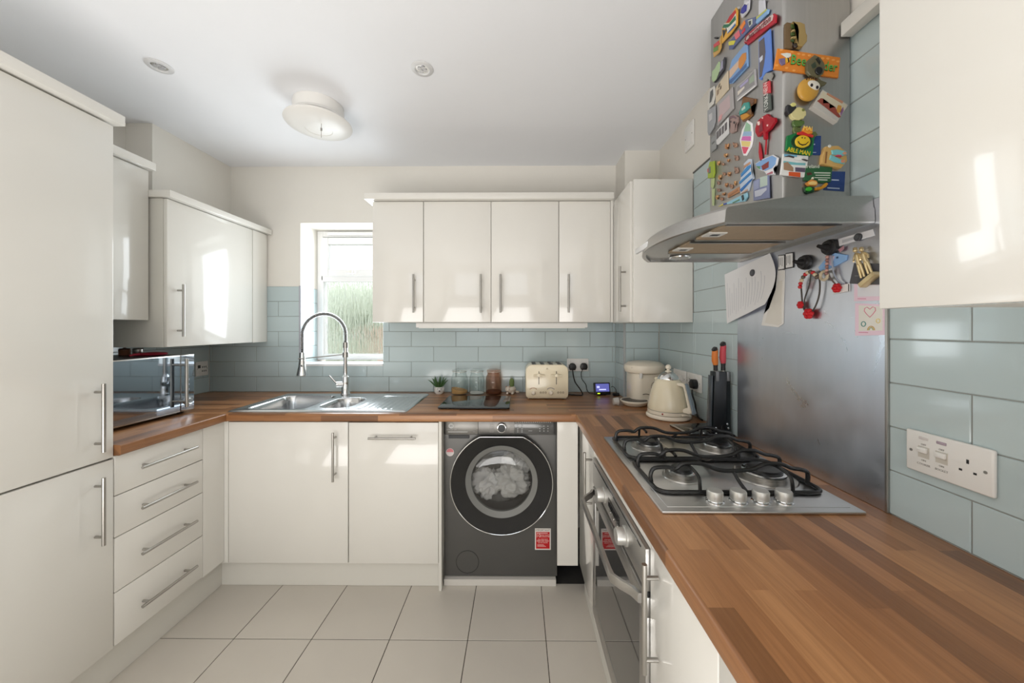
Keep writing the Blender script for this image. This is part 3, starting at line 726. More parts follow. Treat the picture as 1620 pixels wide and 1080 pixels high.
# ------------------------------------------------------------------ gas hob
hz = W+.001
t = thing('gas_hob', 'four-burner stainless gas hob set on the right worktop', 'hob', (.575, 1.11, W), world=True)
hx0_, hx1_, hy0_, hy1_ = .337, .812, .829, 1.395
obj('hob_plate', box(box(nb(), hx0_, hx1_, hy0_, hy1_, hz-.0008, hz+.0075, .003), hx0_+.02, hx1_-.02, hy0_+.02, hy1_-.02, hz+.007, hz+.0085, .001), 'steel', t, SM)
def torus(bm, c, R, r, n=28, m=8): return tube(bm, [(c[0]+R*math.cos(2*PI*i/n), c[1]+R*math.sin(2*PI*i/n), c[2]) for i in range(n)], r, m, closed=True)
P0 = hz+.0085
burners = ((.468, 1.270, .036), (.705, 1.262, .040), (.470, 1.020, .030), (.705, 1.020, .046))
for x, y, r in burners:
    o = obj('burner', lathe(nb(), [(r*1.75, 0), (r*1.7, .003), (r*1.25, .005), (r*1.15, .004), (r*1.15, .012), (r*.7, .013), (0, .013)], (x, y, P0), n=32), 'handle', t, SM)
    obj('burner_ring', lathe(nb(), [(r*1.12, .012), (r*1.2, .015), (r*1.2, .019), (r, .020), (0, .020)], (x, y, P0), n=32), 'chrome', o, SM)
    obj('burner_cap', lathe(nb(), [(r*.98, .0195), (r, .023), (r*.9, .0275), (0, .029)], (x, y, P0), n=32), 'iron', o, SM)
    obj('igniter', cyl(nb(), (x+r*1.35, y+r*.9, P0), (x+r*1.35, y+r*.9, P0+.022), .003, n=8), plain((220, 215, 205), .4), o)
    obj('flame_sensor', cyl(nb(), (x-r*1.3, y+r*.8, P0), (x-r*1.3, y+r*.8, P0+.018), .0025, n=8), 'handle', o)
def smooth_path(ctrl, n=6):
    pts = [Vector(c) for c in ctrl]; out = []
    for i in range(len(pts)-1):
        p0, p1, p2, p3 = pts[max(i-1, 0)], pts[i], pts[i+1], pts[min(i+2, len(pts)-1)]
        for k in range(n):
            s = k/n; out.append(.5*((2*p1)+(-p0+p2)*s+(2*p0-5*p1+4*p2-p3)*s*s+(-p0+3*p1-3*p2+p3)*s**3))
    out.append(pts[-1]); return out
def grate(label, ya, yb, yc):
    g = thing('pan_support', label, 'pan support', ((.363+.79)/2, (ya+yb)/2, P0), world=True, group='pan supports on the hob')
    xa, xb, zl, zh = .362, .790, P0+.0055, P0+.046
    obj('base_frame', tube(nb(), [(x, y, zl) for x, y in rrect(xa, xb, ya, yb, .03, 5)], .0052, 8, closed=True), 'iron', g, SM)
    for y in (yc-.052, yc+.052):
        c = [(xa+.003, y, zl), (xa+.001, y, zl+.022), (xa+.012, y, zh-.002), (xa+.05, y, zh), (.430, y, zh-.004), (.452, y, zh+.010), (.500, y, zh+.010), (.545, y, zh-.006), (.585, y, zh-.009), (.640, y, zh-.004), (.672, y, zh+.010), (.715, y, zh+.010), (.745, y, zh-.001), (xb-.025, y, zh-.004), (xb-.004, y, zh-.010), (xb, y, zl+.018), (xb-.002, y, zl)]
        obj('support_bar', tube(nb(), smooth_path(c, 4), .0056, 8), 'iron', g, SM)
    for x in (.468, .588, .705):
        for s, y in ((-1, ya), (1, yb)):
            e = yc+s*(.03 if x != .588 else .0)
            c = [(x, y, zl), (x, y-s*.004, zl+.03), (x, y-s*.02, zh), (x, e+s*.02, zh+.004), (x, e, zh)] if x != .588 else [(x, y, zl), (x, y-s*.03, zl+.012), (x, yc+s*.052, zh-.011)]
            obj('finger', tube(nb(), smooth_path(c, 4), .0046, 7), 'iron', g, SM)
grate('black wire pan support over the two far burners', 1.150, 1.370, 1.262)
grate('black wire pan support over the two burners nearest the knobs', .912, 1.135, 1.022)
for x in (.4835, .5405, .5955, .6515):
    k = obj('knob', lathe(nb(), [(.018, .007), (.0185, .010), (.0185, .026), (.0165, .029), (0, .029)], (x, .872, P0), n=28), mat('knob_satin', (.58, .57, .54), .38, .7), t, SM)
    obj('knob_collar', lathe(nb(), [(.0215, 0), (.021, .003), (.017, .004), (.015, .0075), (0, .0075)], (x, .872, P0), n=28), 'chrome', k, SM)

# ------------------------------------------------------------------ steel splashback and cooker hood
t = thing('splashback', 'large scratched stainless steel splashback panel behind the hob', 'splashback', (.874, 1.127, W), world=True)
sm_ = mat('scuffed_splashback_steel', (.66, .69, .76), .3, 1, var=.16, vscale=5, stretch=(1, 2.2, .8))
nt = sm_.node_tree; b = nt.nodes['Principled BSDF']
tc = nt.nodes.new('ShaderNodeTexCoord'); n1 = nt.nodes.new('ShaderNodeTexNoise'); n1.inputs['Scale'].default_value = 6; n1.inputs['Detail'].default_value = 7; n1.inputs['Roughness'].default_value = .7; n1.inputs['Distortion'].default_value = 1.2
nt.links.new(tc.outputs['Object'], n1.inputs['Vector']); mr = nt.nodes.new('ShaderNodeMapRange'); mr.inputs[1].default_value = .3; mr.inputs[2].default_value = .7; mr.inputs[3].default_value = .24; mr.inputs[4].default_value = .44
nt.links.new(n1.outputs[0], mr.inputs[0]); nt.links.new(mr.outputs[0], b.inputs['Roughness'])
obj('panel', box(nb(), .8705, .8745, .844, 1.410, W+.0005, 1.6595, .0008), sm_, t)
obj('edge_trim', box(nb(), .868, .8745, .8385, .8445, W+.0005, 1.6595, .001), 'handle', t)
t = thing('cooker_hood', 'stainless chimney cooker hood with curved front above the hob', 'cooker hood', (.7, 1.13, 1.6), world=True)
nseg = 24
def bow(z, inset_f, inset_s):
    y0, y1 = .868+inset_s, 1.392-inset_s; xe, xm = .505+inset_f, .424+inset_f
    pts = []
    for i in range(nseg+1):
        s = -1+2*i/nseg; y = (y0+y1)/2+s*(y1-y0)/2
        x = xm+(xe-xm)*abs(s)**2.2
        pts.append((x, y, z))
    return [(.8695, y0, z)]+pts+[(.8695, y1, z)]
bm = nb()
rings = [bow(1.600, .003, .002), bow(1.603, 0, 0), bow(1.634, .004, .001), bow(1.641, .010, .004), bow(1.668, .17, .006), bow(1.672, .20, .03)]
R = [[bm.verts.new(p) for p in r] for r in rings]
for a, b_ in zip(R, R[1:]):
    for i in range(len(a)): j = (i+1) % len(a); bm.faces.new((a[i], a[j], b_[j], b_[i]))
bm.faces.new(R[-1])
# underside recess
inn = [[bm.verts.new((min(max(x+.012, 0), .862), .88+(y-.868)/(1.392-.868)*(1.380-.88), z)) for x, y, z in bow(zz, 0, 0)] for zz in (1.600, 1.609)]
for a, b_ in ((R[0], inn[0]), (inn[0], inn[1])):
    for i in range(len(a)): j = (i+1) % len(a); bm.faces.new((a[i], b_[i], b_[j], a[j]))
bm.faces.new(inn[1][::-1])
bmesh.ops.recalc_face_normals(bm, faces=bm.faces)
obj('canopy', bm, 'steel_y', t, SM)
fmesh = mat('greasy_filter_mesh', lin((176, 156, 130)), .55, .35, bump=1, bscale=420, var=.12, vscale=30)
for a, b_ in ((.892, 1.045), (1.078, 1.232)):
    o = obj('grease_filter', box(nb(), .522, .808, a, b_, 1.602, 1.6085, .001), fmesh, t)
    obj('filter_frame', box(nb(), .522, .808, a-.004, a+.003, 1.600, 1.608), 'handle', o); obj('filter_frame', box(nb(), .522, .808, b_-.003, b_+.004, 1.600, 1.608), 'handle', o)
    l = obj('filter_latch', box(nb(), .515, .565, (a+b_)/2-.012, (a+b_)/2+.03, 1.5985, 1.603, .001), plain((206, 204, 198), .4), o)
    obj('latch_slot', box(nb(), .530, .552, (a+b_)/2, (a+b_)/2+.016, 1.598, 1.599), 'black', l)
for y in (1.313,):
    o = obj('hood_lamp', torus(nb(), (.600, y, 1.604), .034, .0035), 'chrome', t, SM)
    obj('lamp_lens', lathe(nb(), [(0, 1.604), (.032, 1.604), (.026, 1.600), (0, 1.599)], (.600, y, 0)), mat('frosted_lamp_lens', lin((170, 168, 164)), .3), o, SM)
obj('control_panel', box(nb(), .4265, .436, 1.17, 1.29, 1.611, 1.630, .002), plain((222, 222, 222), .3), t, SM)
CHP = [(.8695, .9355), (.706, .9355), (.699, .940), (.6935, .955), (.690, 1.02), (.690, 1.268), (.697, 1.282), (.8695, 1.284)]
bm = nb(); prism(bm, CHP, 1.664, ZC-.001); ch = obj('chimney', bm, 'steel_v', t, SM)
bm = nb(); prism(bm, [(.8693+(x-.8695)*1.012, 1.11+(y-1.11)*1.012) for x, y in CHP], 1.664, 2.24); obj('chimney_sleeve', bm, 'steel_v', t, SM)
# ------------------------------------------------------------------ microwave and what lies on it
def arch_glass(name, tint, gloss=.12, rough=.02):
    """clear glass that lets light straight through, with a fresnel sheen"""
    m = bpy.data.materials.new(name); m.use_nodes = True; nt = m.node_tree
    for n in list(nt.nodes): nt.nodes.remove(n)
    out = nt.nodes.new('ShaderNodeOutputMaterial'); tr = nt.nodes.new('ShaderNodeBsdfTransparent'); gl = nt.nodes.new('ShaderNodeBsdfGlossy'); mx = nt.nodes.new('ShaderNodeMixShader'); lw = nt.nodes.new('ShaderNodeLayerWeight')
    tr.inputs[0].default_value = (*tint, 1); gl.inputs['Roughness'].default_value = rough; lw.inputs[0].default_value = .5
    pw = nt.nodes.new('ShaderNodeMath'); pw.operation = 'POWER'; pw.inputs[1].default_value = 4; nt.links.new(lw.outputs[1], pw.inputs[0]); ml = nt.nodes.new('ShaderNodeMath'); ml.operation = 'MULTIPLY'; ml.inputs[1].default_value = .55; nt.links.new(pw.outputs[0], ml.inputs[0])
    ad = nt.nodes.new('ShaderNodeMath'); ad.operation = 'ADD'; ad.inputs[1].default_value = gloss*.3; nt.links.new(ml.outputs[0], ad.inputs[0])
    nt.links.new(ad.outputs[0], mx.inputs[0]); nt.links.new(tr.outputs[0], mx.inputs[1]); nt.links.new(gl.outputs[0], mx.inputs[2]); nt.links.new(mx.outputs[0], out.inputs[0])
    return m
M['jarglass'] = arch_glass('jar_glass', (.965, .98, .975)); M['doorglass'] = arch_glass('smoked_door_glass', (.9, .9, .9), .15)
for o in bpy.data.objects:
    if o.name.startswith('door_glass') and o.parent and o.parent.name.startswith('door_ring'): o.data.materials[0] = M['doorglass']
M['mirror'] = mat('mirror_black_glass', (.36, .40, .45), .035, 1)
t = thing('microwave', 'mirror-fronted microwave oven on the left worktop', 'microwave', (-1.86, 1.59, W), world=True)
obj('casing', box(nb(), -2.06, -1.702, 1.345, 1.832, .922, 1.205, .004), plain((46, 47, 50), .3, .4), t, SM)
dd = obj('door', box(nb(), -1.7015, -1.688, 1.345, 1.757, .923, 1.207, .0012), 'handle', t, SM)
obj('door_window', box(nb(), -1.689, -1.6865, 1.3465, 1.7555, .930, 1.2025, .001), 'mirror', dd)
obj('handle', bar_handle((-1.650, 1.752, .948), (-1.650, 1.752, 1.190), RT, .0075, .036), 'handle', dd, SM)
cp = obj('control_panel', box(nb(), -1.7015, -1.688, 1.759, 1.834, .923, 1.207, .0012), 'handle', t, SM)
obj('panel_glass', box(nb(), -1.689, -1.6865, 1.761, 1.832, .930, 1.2025, .001), 'mirror', cp)
obj('dial', lathe(nb(), [(.017, 0), (.017, .012), (.014, .015), (0, .015)], (-1.687, 1.797, .970), axis='x', n=24), 'chrome', cp, SM)
bm = nb()
for k in range(3): lathe(bm, [(.006, 0), (.006, .001), (0, .001)], (-1.6865, 1.80, 1.03+k*.025), axis='x', n=12)
o = obj('touch_marks', bm, plain((180, 190, 205), .3), cp); o['kind'] = 'stuff'
for x in (-2.02, -1.73):
    for y in (1.38, 1.80): obj('foot', lathe(nb(), [(.014, W+.0005), (.016, W+.016), (0, W+.016)], (x, y, 0), n=12), 'black', t)
t = thing('storage_jar', 'brown ceramic jar standing on the microwave', 'jar', (-1.98, 1.768, 1.2055), world=True)
obj('body', lathe(nb(), [(.020, 0), (.022, .003), (.022, .028), (.019, .030), (0, .030)], (-1.98, 1.768, 1.2055), n=24), mat('brown_glaze', lin((132, 84, 60)), .25), t, SM)
obj('lid', lathe(nb(), [(.021, .0305), (.021, .034), (.006, .036), (.005, .039), (0, .0395)], (-1.98, 1.768, 1.2055), n=20), plain((92, 64, 50), .4), t, SM)
t = thing('steel_canister', 'small steel canister behind the brown jar on the microwave', 'canister', (-1.925, 1.780, 1.2055), world=True)
obj('body', lathe(nb(), [(.019, 0), (.020, .003), (.020, .032), (.017, .036), (0, .036)], (-1.925, 1.780, 1.2055), n=22), 'handle', t, SM)
obj('rim', torus(nb(), (-1.925, 1.780, 1.2055+.031), .020, .0015, 22, 6), 'chrome', t, SM)
t = thing('silicone_lid', 'flat red silicone lid lying on top of the microwave', 'lid', (-1.845, 1.770, 1.2055), world=True)
obj('disc', lathe(nb(), [(.050, 0), (.058, .004), (.060, .009), (.052, .013), (.02, .016), (0, .017)], (-1.845, 1.770, 1.2055), n=30), plain((168, 44, 62), .45), t, SM)
obj('tab', tube(nb(), [(-1.845, 1.714, 1.214), (-1.85, 1.692, 1.2135), (-1.853, 1.675, 1.210)], [.006, .006, .004], 8), plain((168, 44, 62), .45), t, SM)

# ------------------------------------------------------------------ sockets, switches, plugs
def plate(name, label, cat, mx, w, h, group=None):
    t = thing(name, label, cat, mx.to_translation(), group=group); t['_w'] = list(mx.to_translation())
    bm = nb(); box(bm, -w/2, w/2, -h/2, h/2, 0, .009, .0035, 3); obj('face_plate', xf(bm, mx), 'white', t, SM)
    for s in (-1, 1):
        bm = lathe(nb(), [(.0030, .0088), (.0030, .0096), (0, .0096)], (s*(w/2-.011), 0, 0), n=10); obj('screw', xf(bm, mx), 'handle', t)
    return t
def sock3(t, mx, x, sw=True):
    bm = nb()
    box(bm, x-.002, x+.002, .006, .014, .0086, .0094); box(bm, x-.0135, x-.0085, -.011, -.007, .0086, .0094); box(bm, x+.0085, x+.0135, -.011, -.007, .0086, .0094)
    o = obj('pin_holes', xf(bm, mx), 'black', t); o['kind'] = 'stuff'
    if sw:
        o = obj('rocker_switch', xf(box(nb(), x-.022, x-.012, .018, .036, .008, .0125, .001), mx), 'white', t, SM)
def plug(label, mx, x, y, group='black plugs'):
    p = mx @ Vector((x, y, .0095))
    t = thing('plug', label, 'plug', p, group=None); t['_w'] = list(p)
    bm = nb(); prism(bm, [(x+a, y+b) for a, b in [(-.018, -.020), (.018, -.020), (.025, -.004), (.022, .012), (.012, .024), (-.012, .024), (-.022, .012), (-.025, -.004)]], .0096, .034, 'xy', .004); obj('body', xf(bm, mx), 'black', t, SM)
    return t
ms = on_front(.4045, YB-.001, 1.093)
t = plate('wall_socket', 'white double wall socket with two black plugs right of the toaster', 'socket', ms, .146, .086)
for x in (-.036, .036): sock3(t, ms, x)
t = plug('black plug in the back wall socket, on the toaster side', ms, -.038, -.012)
obj('cable', tube(nb(), smooth_path([(.366, 2.365, 1.062), (.367, 2.345, 1.03), (.378, 2.33, .985), (.405, 2.30, .945), (.415, 2.27, .916), (.385, 2.27, .9125), (.345, 2.285, .9125), (.318, 2.295, .914)], 6), .0038, 8), 'black', t, SM)
t = plug('black plug in the back wall socket, on the energy monitor side', ms, .038, -.010)
obj('cable', tube(nb(), smooth_path([(.434, 2.37, 1.066), (.424, 2.372, 1.04), (.43, 2.375, 1.0), (.455, 2.375, .965), (.462, 2.37, .93), (.475, 2.35, .9115), (.50, 2.335, .911)], 6), .0022, 8), 'black', t, SM)
ma = on_left(XR-.001, 1.905, 1.076)
t = plate('wall_socket', 'white wall switch plate with faded red lettering behind the kettle', 'switch', ma, .143, .086)
for k in range(4):
    obj('switch', xf(box(nb(), -.055+k*.029, -.037+k*.029, -.012, .016, .0085, .0125, .0015), ma), 'white', t, SM)
    o = obj('lettering', xf(box(nb(), -.056+k*.029, -.038+k*.029, -.026, -.021, .009, .0096), ma), plain((190, 120, 125), .6), t)
mb = on_left(XR-.001, 1.753, 1.076)
t = plate('wall_socket', 'white double wall socket holding one black plug beside the knife block', 'socket', mb, .146, .086)
for x in (-.036, .036): sock3(t, mb, x)
t = plug('black plug in the right wall socket behind the kettle handle', mb, .030, -.006)
obj('cable', tube(nb(), smooth_path([(.845, 1.722, 1.045), (.845, 1.72, 1.02), (.855, 1.715, .98), (.860, 1.715, .945), (.862, 1.70, .918), (.862, 1.66, .913)], 6), .0042, 8), 'black', t, SM)
mc = on_left(XR-.0005, .7235, 1.077)
t = plate('cooker_switch', 'white cooker control plate with two rocker switches and one socket by the right edge', 'switch', mc, .146, .088)
for k, (x, s) in enumerate(((-.038, 'COOKER'), (-.006, 'SOCKET'))):
    r = obj('rocker_recess', xf(box(nb(), x-.0105, x+.0105, -.010, .014, .0085, .0094), mc), plain((205, 200, 190), .5), t)
    obj('rocker', xf(box(nb(), x-.009, x+.009, .001, .0125, .009, .0155, .002), mc), 'white', r, SM)
    bm = nb(); text_on(bm, 'OFF', .0055, mc @ Matrix.Translation((x, .018, .0093))); text_on(bm, 'ON', .0055, mc @ Matrix.Translation((x, -.0155, .0093))); text_on(bm, s, .006, mc @ Matrix.Translation((x, -.024, .0093)))
    o = obj('lettering', bm, plain((176, 172, 168), .6), t); o['kind'] = 'stuff'
    obj('indicator_lamp', xf(box(nb(), x-.0085, x+.0085, .0285, .0345, .0085, .0105, .001), mc), plain(((214, 208, 206), (176, 160, 172))[k], .2), t, SM)
sock3(t, mc, .036, False)
mu = on_left(XR+G-.0005, 1.808, 2.317)
t = plate('isolator_switch', 'small white blank plate high on the right wall near the ceiling', 'switch', mu, .09, .13)
obj('raised_centre', xf(box(nb(), -.030, .030, -.045, .045, .0085, .0105, .001), mu), 'white', t, SM)
mt = on_right(XL+.0005, 2.336, 1.073)
t = plate('timer_control', 'white heating timer plate on the left wall tiles behind the microwave', 'timer', mt, .092, .096)
obj('display', xf(box(nb(), -.034, -.014, .004, .024, .0085, .0097), mt), plain((60, 66, 68), .2), t)
for i in range(3):
    for j in range(2): obj('button', xf(box(nb(), -.004+i*.013, .004+i*.013, -.022+j*.026, -.010+j*.026, .0085, .0105, .001), mt), plain((140, 142, 140), .5), t)

# ------------------------------------------------------------------ ceiling fittings
fx, fy = -.985, 1.745
t = thing('ceiling_extractor', 'round white ceiling extractor fan with pull cord', 'extractor fan', (fx, fy, ZC), world=True)
obj('housing', lathe(nb(), [(.112, ZC-.0005), (.114, ZC-.02), (.112, ZC-.052), (.12, ZC-.060), (.122, ZC-.068), (.1, ZC-.072), (0, ZC-.072)], (fx, fy, 0), n=40), 'white', t, SM)
cv_ = obj('cover', lathe(nb(), [(.128, ZC-.075), (.150, ZC-.086), (.152, ZC-.092), (.147, ZC-.098), (.10, ZC-.112), (.062, ZC-.118), (.060, ZC-.1155), (.052, ZC-.1165), (0, ZC-.120)], (fx, fy, 0), n=44), 'white', t, SM)
obj('spacer', lathe(nb(), [(.10, ZC-.07), (.10, ZC-.078), (0, ZC-.078)], (fx, fy, 0), n=24), plain((150, 150, 150), .6), t)
obj('pull_cord', cyl(nb(), (fx+.04, fy-.05, ZC-.108), (fx+.04, fy-.05, ZC-.185), .0014, n=6), plain((180, 176, 170), .6), t)
obj('cord_toggle', lathe(nb(), [(0, -.155), (.004, -.153), (.0045, -.140), (0, -.138)], (fx+.04, fy-.05, ZC), n=10), 'handle', t, SM)
for x, y, lab in ((-1.505, 1.475, 'recessed ceiling downlight above the tall unit'), (-.405, 1.498, 'recessed ceiling downlight near the middle of the ceiling')):
    t = thing('downlight', lab, 'light', (x, y, ZC), world=True, group='ceiling downlights')
    obj('bezel', lathe(nb(), [(.046, ZC-.0005), (.046, ZC-.003), (.042, ZC-.006), (.030, ZC-.007), (.028, ZC-.003), (.026, ZC-.0005)], (x, y, 0), n=36), plain((214, 214, 214), .35), t, SM)
    l = obj('lens', lathe(nb(), [(.028, ZC-.0008), (.028, ZC-.0025), (.0, ZC-.003)], (x, y, 0), n=28), 'chrome', t, SM)
    for k in range(4): obj('led_cup', lathe(nb(), [(.008, -.0028), (.0085, -.005), (.004, -.006), (0, -.0045)], (x+.012*math.cos(k*PI/2+.5), y+.012*math.sin(k*PI/2+.5), ZC), n=12), plain((206, 206, 208), .15, .5), l, SM)

# ------------------------------------------------------------------ things on the back worktop
def potpos(x, y): return (x, y, W)
t = thing('glass_board', 'black glass worktop saver board lying below the jars', 'chopping board', (-.235, 2.05, W), world=True)
bm = nb(); prism(bm, rrect(-.430, -.044, 1.885, 2.215, .012), W+.004, W+.011, 'xy', .0015); obj('board', bm, mat('black_board_glass', (.02, .022, .024), .06, coat=.3), t, SM)
for x in (-.41, -.065):
    for y in (1.905, 2.195): obj('foot', lathe(nb(), [(.008, W+.0003), (.008, W+.0045), (0, W+.0045)], (x, y, 0), n=10), 'black', t)
def jar(x, r, label, fill, frgb, slope, stain=None):
    y = 2.318
    t = thing('storage_jar', label, 'jar', (x, y, W), world=True, group='glass jars on the worktop')
    g = M['jarglass'] if stain is None else arch_glass('stained_jar_glass', stain)
    prof = [(0, .0006), (r*.92, .0006), (r, .008), (r, .095), (r*.97, .115), (r*.82, .132), (r*.80, .140), (r*.84, .142), (r*.84, .150), (r*.80, .151), (r*.75, .149), (r*.75, .133), (r*.9, .115), (r*.945, .095), (r*.945, .010), (0, .006)]
    obj('glass', lathe(nb(), prof, (x, y, W), n=36), g, t, SM)
    obj('lid', lathe(nb(), [(0, .1515), (r*.86, .1515), (r*.88, .156), (r*.84, .161), (r*.6, .165), (0, .166)], (x, y, W), n=32), g, t, SM)
    obj('seal', torus(nb(), (x, y, W+.1505), r*.83, .0022, 32, 6), plain((206, 206, 200), .5), t, SM)
    bm = lathe(nb(), [(0, .0075), (r*.92, .0105), (r*.935, .014), (r*.935, fill), (r*.6, fill+.002), (r*.3, fill+.003), (0, fill+.003)], (x, y, W), n=28)
    for v in bm.verts:
        if v.co.z > W+fill-.001: v.co.z += -slope*(v.co.x-x)/r
    obj('contents', bm, mat('contents_%d' % frgb[0], lin(frgb), .95, bump=.6, bscale=600, var=.1, vscale=200), t, SM)
jar(-.382, .0555, 'glass storage jar with a sloping heap of brown sugar', .034, (196, 152, 96), .012)
jar(-.268, .050, 'glass storage jar nearly empty with a little white sugar', .014, (228, 226, 222), .004)
jar(-.158, .052, 'glass storage jar dusted brown with cocoa powder', .026, (112, 80, 62), .0, (.90, .80, .74))
# aloe in a dog-faced pot
t = thing('potted_succulent', 'spiky green succulent in a white dog-faced pot', 'plant', (-.520, 2.335, W), world=True)
px_, py_ = -.520, 2.335
pt = obj('pot', lathe(nb(), [(0, .0005), (.022, .0005), (.030, .012), (.031, .028), (.026, .044), (.022, .046), (.019, .040), (0, .040)], (px_, py_, W), n=24), plain((224, 222, 218), .3), t, SM)
obj('muzzle', ball(nb(), (px_+.008, py_-.027, W+.026), .013, .014, .012, 12, (0, 0, 0)), plain((230, 228, 224), .3), pt, SM)
obj('nose', ball(nb(), (px_+.011, py_-.041, W+.025), .0052, .004, .0045, 10), 'black', pt, SM)
for s in (-1, 1):
    obj('eye', ball(nb(), (px_+.008+s*.011, py_-.030, W+.037), .0022, n=8), 'black', pt, SM)
    obj('ear', ball(nb(), (px_+.004+s*.027, py_-.012, W+.034), .006, .008, .014, 10), plain((208, 206, 204), .3), pt, SM)
for k in range(15):
    a = 2*PI*k/15+.3*random.random(); tilt = .25+.55*(k % 3)/2; Ln = .062+.02*random.random()
    b0 = Vector((px_+.010*math.cos(a), py_+.010*math.sin(a), W+.042)); d = Vector((math.cos(a)*math.sin(tilt), math.sin(a)*math.sin(tilt), math.cos(tilt)))
    e = b0+d*Ln+Vector((math.cos(a), math.sin(a), 0))*.006
    obj('leaf', tube(nb(), [b0, b0.lerp(e, .3), b0.lerp(e, .7)+Vector((0, 0, .003)), e], [.005, .0062, .0038, .0006], 6), 'leaf', t, SM)
# cactus in a cat-shaped pot
cx_, cy_ = -.046, 2.335
t = thing('potted_cactus', 'small cactus in a cream cat-shaped pot beside the toaster', 'plant', (cx_, cy_, W), world=True)
pt = obj('pot', lathe(nb(), [(0, .008), (.018, .008), (.030, .018), (.034, .032), (.028, .046), (.020, .050), (.016, .046), (0, .046)], (cx_, cy_, W), n=24), plain((220, 210, 196), .35), t, SM)
obj('head', ball(nb(), (cx_-.018, cy_-.022, W+.034), .019, .016, .017, 14), plain((226, 216, 202), .35), pt, SM)
for s in (-1, 1):
    obj('ear', lathe(nb(), [(.006, 0), (.003, .007), (0, .010)], (cx_-.018+s*.011, cy_-.022, W+.047), n=8), plain((196, 150, 130), .4), pt, SM)
    obj('eye', ball(nb(), (cx_-.018+s*.007, cy_-.037, W+.036), .0018, n=8), 'black', pt, SM)
for dx, dy in ((-.022, -.026), (.012, -.028), (-.016, .018), (.016, .018)): obj('paw', ball(nb(), (cx_+dx, cy_+dy, W+.0085), .010, .012, .008, 10), plain((226, 218, 206), .35), pt, SM)
obj('tail', tube(nb(), smooth_path([(cx_+.028, cy_+.004, W+.02), (cx_+.042, cy_-.008, W+.014), (cx_+.052, cy_-.018, W+.018)], 4), .0055, 8), plain((214, 202, 186), .35), pt, SM)
bm = nb(); n = 20; rings = []
b2 = bmesh.new()
for r, h in ((.010, .046), (.0145, .058), (.0155, .078), (.013, .093), (.006, .101)):
    rings.append([b2.verts.new((cx_+.006+r*(1+.12*(q % 2))*math.cos(2*PI*q/n), cy_+r*(1+.12*(q % 2))*math.sin(2*PI*q/n), W+h)) for q in range(n)])
for A, B in zip(rings, rings[1:]):
    for q in range(n): b2.faces.new((A[q], A[(q+1) % n], B[(q+1) % n], B[q]))
b2.faces.new(rings[-1]); join(bm, b2); obj('cactus', bm, mat('cactus_green', lin((104, 122, 72)), .6, var=.2, vscale=60), t, SM)
for k in range(3): obj('spine', tube(nb(), [(cx_+.006, cy_, W+.098), (cx_-.004+k*.01, cy_-.004, W+.118)], [.0008, .0003], 5), plain((170, 160, 120), .6), t)

# toaster
x0, x1, y0, y1, zt = .048, .308, 2.150, 2.330, 1.120
t = thing('toaster', 'cream four-slice toaster with two levers and dials', 'toaster', ((x0+x1)/2, 2.24, W), world=True)
out = [(x0+.004, W+.012), (x1-.004, W+.012), (x1, W+.03)]+arc(x1-.042, zt-.042, .042, 0, PI/2, 8)+arc(x0+.042, zt-.042, .042, PI/2, PI, 8)+[(x0, W+.03)]
bm = nb(); prism(bm, out, y0, y1, 'xz', .008); obj('body', bm, 'appliance', t, SM)
bm = nb(); box(bm, x0+.012, x1-.012, y0+.006, y1-.006, W+.006, W+.013, .002); obj('base', bm, plain((214, 200, 172), .4), t, SM)
for x in (x0+.03, x1-.03):
    for y in (y0+.03, y1-.03): obj('foot', lathe(nb(), [(.010, W+.0003), (.011, W+.008), (0, W+.008)], (x, y, 0), n=10), 'black', t)
for k in range(4):
    xc = x0+.052+k*.052; obj('slot', box(nb(), xc-.012, xc+.012, y0+.009, y1-.02, zt-.001, zt+.0012), plain((52, 38, 26), .4), t)
for s, xc in ((0, x0+.080), (1, x0+.186)):
    obj('lever_slot', box(nb(), xc-.0018, xc+.0018, y0-.0008, y0+.001, W+.092, W+.172), 'black', t)
    lv = obj('lever', tube(nb(), [(xc-.034, y0-.016, W+.146), (xc+.034, y0-.016, W+.146)], [.0045, .0045], 10), 'appliance', t, SM)
    obj('lever_knob', lathe(nb(), [(.005, 0), (.005, .012), (.010, .016), (.010, .022), (0, .024)], (xc, y0, W+.149), axis='-y', n=14), 'appliance', lv, SM)
    xk = (x0+.046, x0+.152)[s]
    obj('browning_dial', lathe(nb(), [(.0125, 0), (.012, .010), (.009, .014), (0, .015)], (xk, y0-.0002, W+.042), axis='-y', n=20), 'appliance2', t, SM)
    bm = nb()
    for k in range(7):
        a = PI*.28+PI*.44*k/6; box(bm, xk-.002+.030*math.cos(a), xk+.002+.030*math.cos(a), y0-.0006, y0, W+.038+.030*math.sin(a), W+.044+.030*math.sin(a))
    o = obj('dial_print', bm, plain(((172, 124, 84), (120, 112, 118))[s], .6), t); o['kind'] = 'stuff'
    for k in range(3): obj('button', torus(nb(), ((x0+.091, x0+.197)[s]+k*.015, y0-.0006, W+.043), .0046, .0011, 12, 5), plain((120, 104, 82), .5), t)
for o in [c for c in t.children if c.name.startswith('button')]:
    c = sum((v.co for v in o.data.vertices), Vector())/len(o.data.vertices)
    for v in o.data.vertices:
        d = v.co-c; v.co = c+Vector((d.x, -d.z, d.y))
bm = nb(); prism(bm, [((x0+x1)/2-.008, W+.183), ((x0+x1)/2+.008, W+.183), ((x0+x1)/2, W+.196)], y0-.0006, y0+.0005, 'xz'); obj('emblem', bm, plain((200, 186, 156), .4), t)

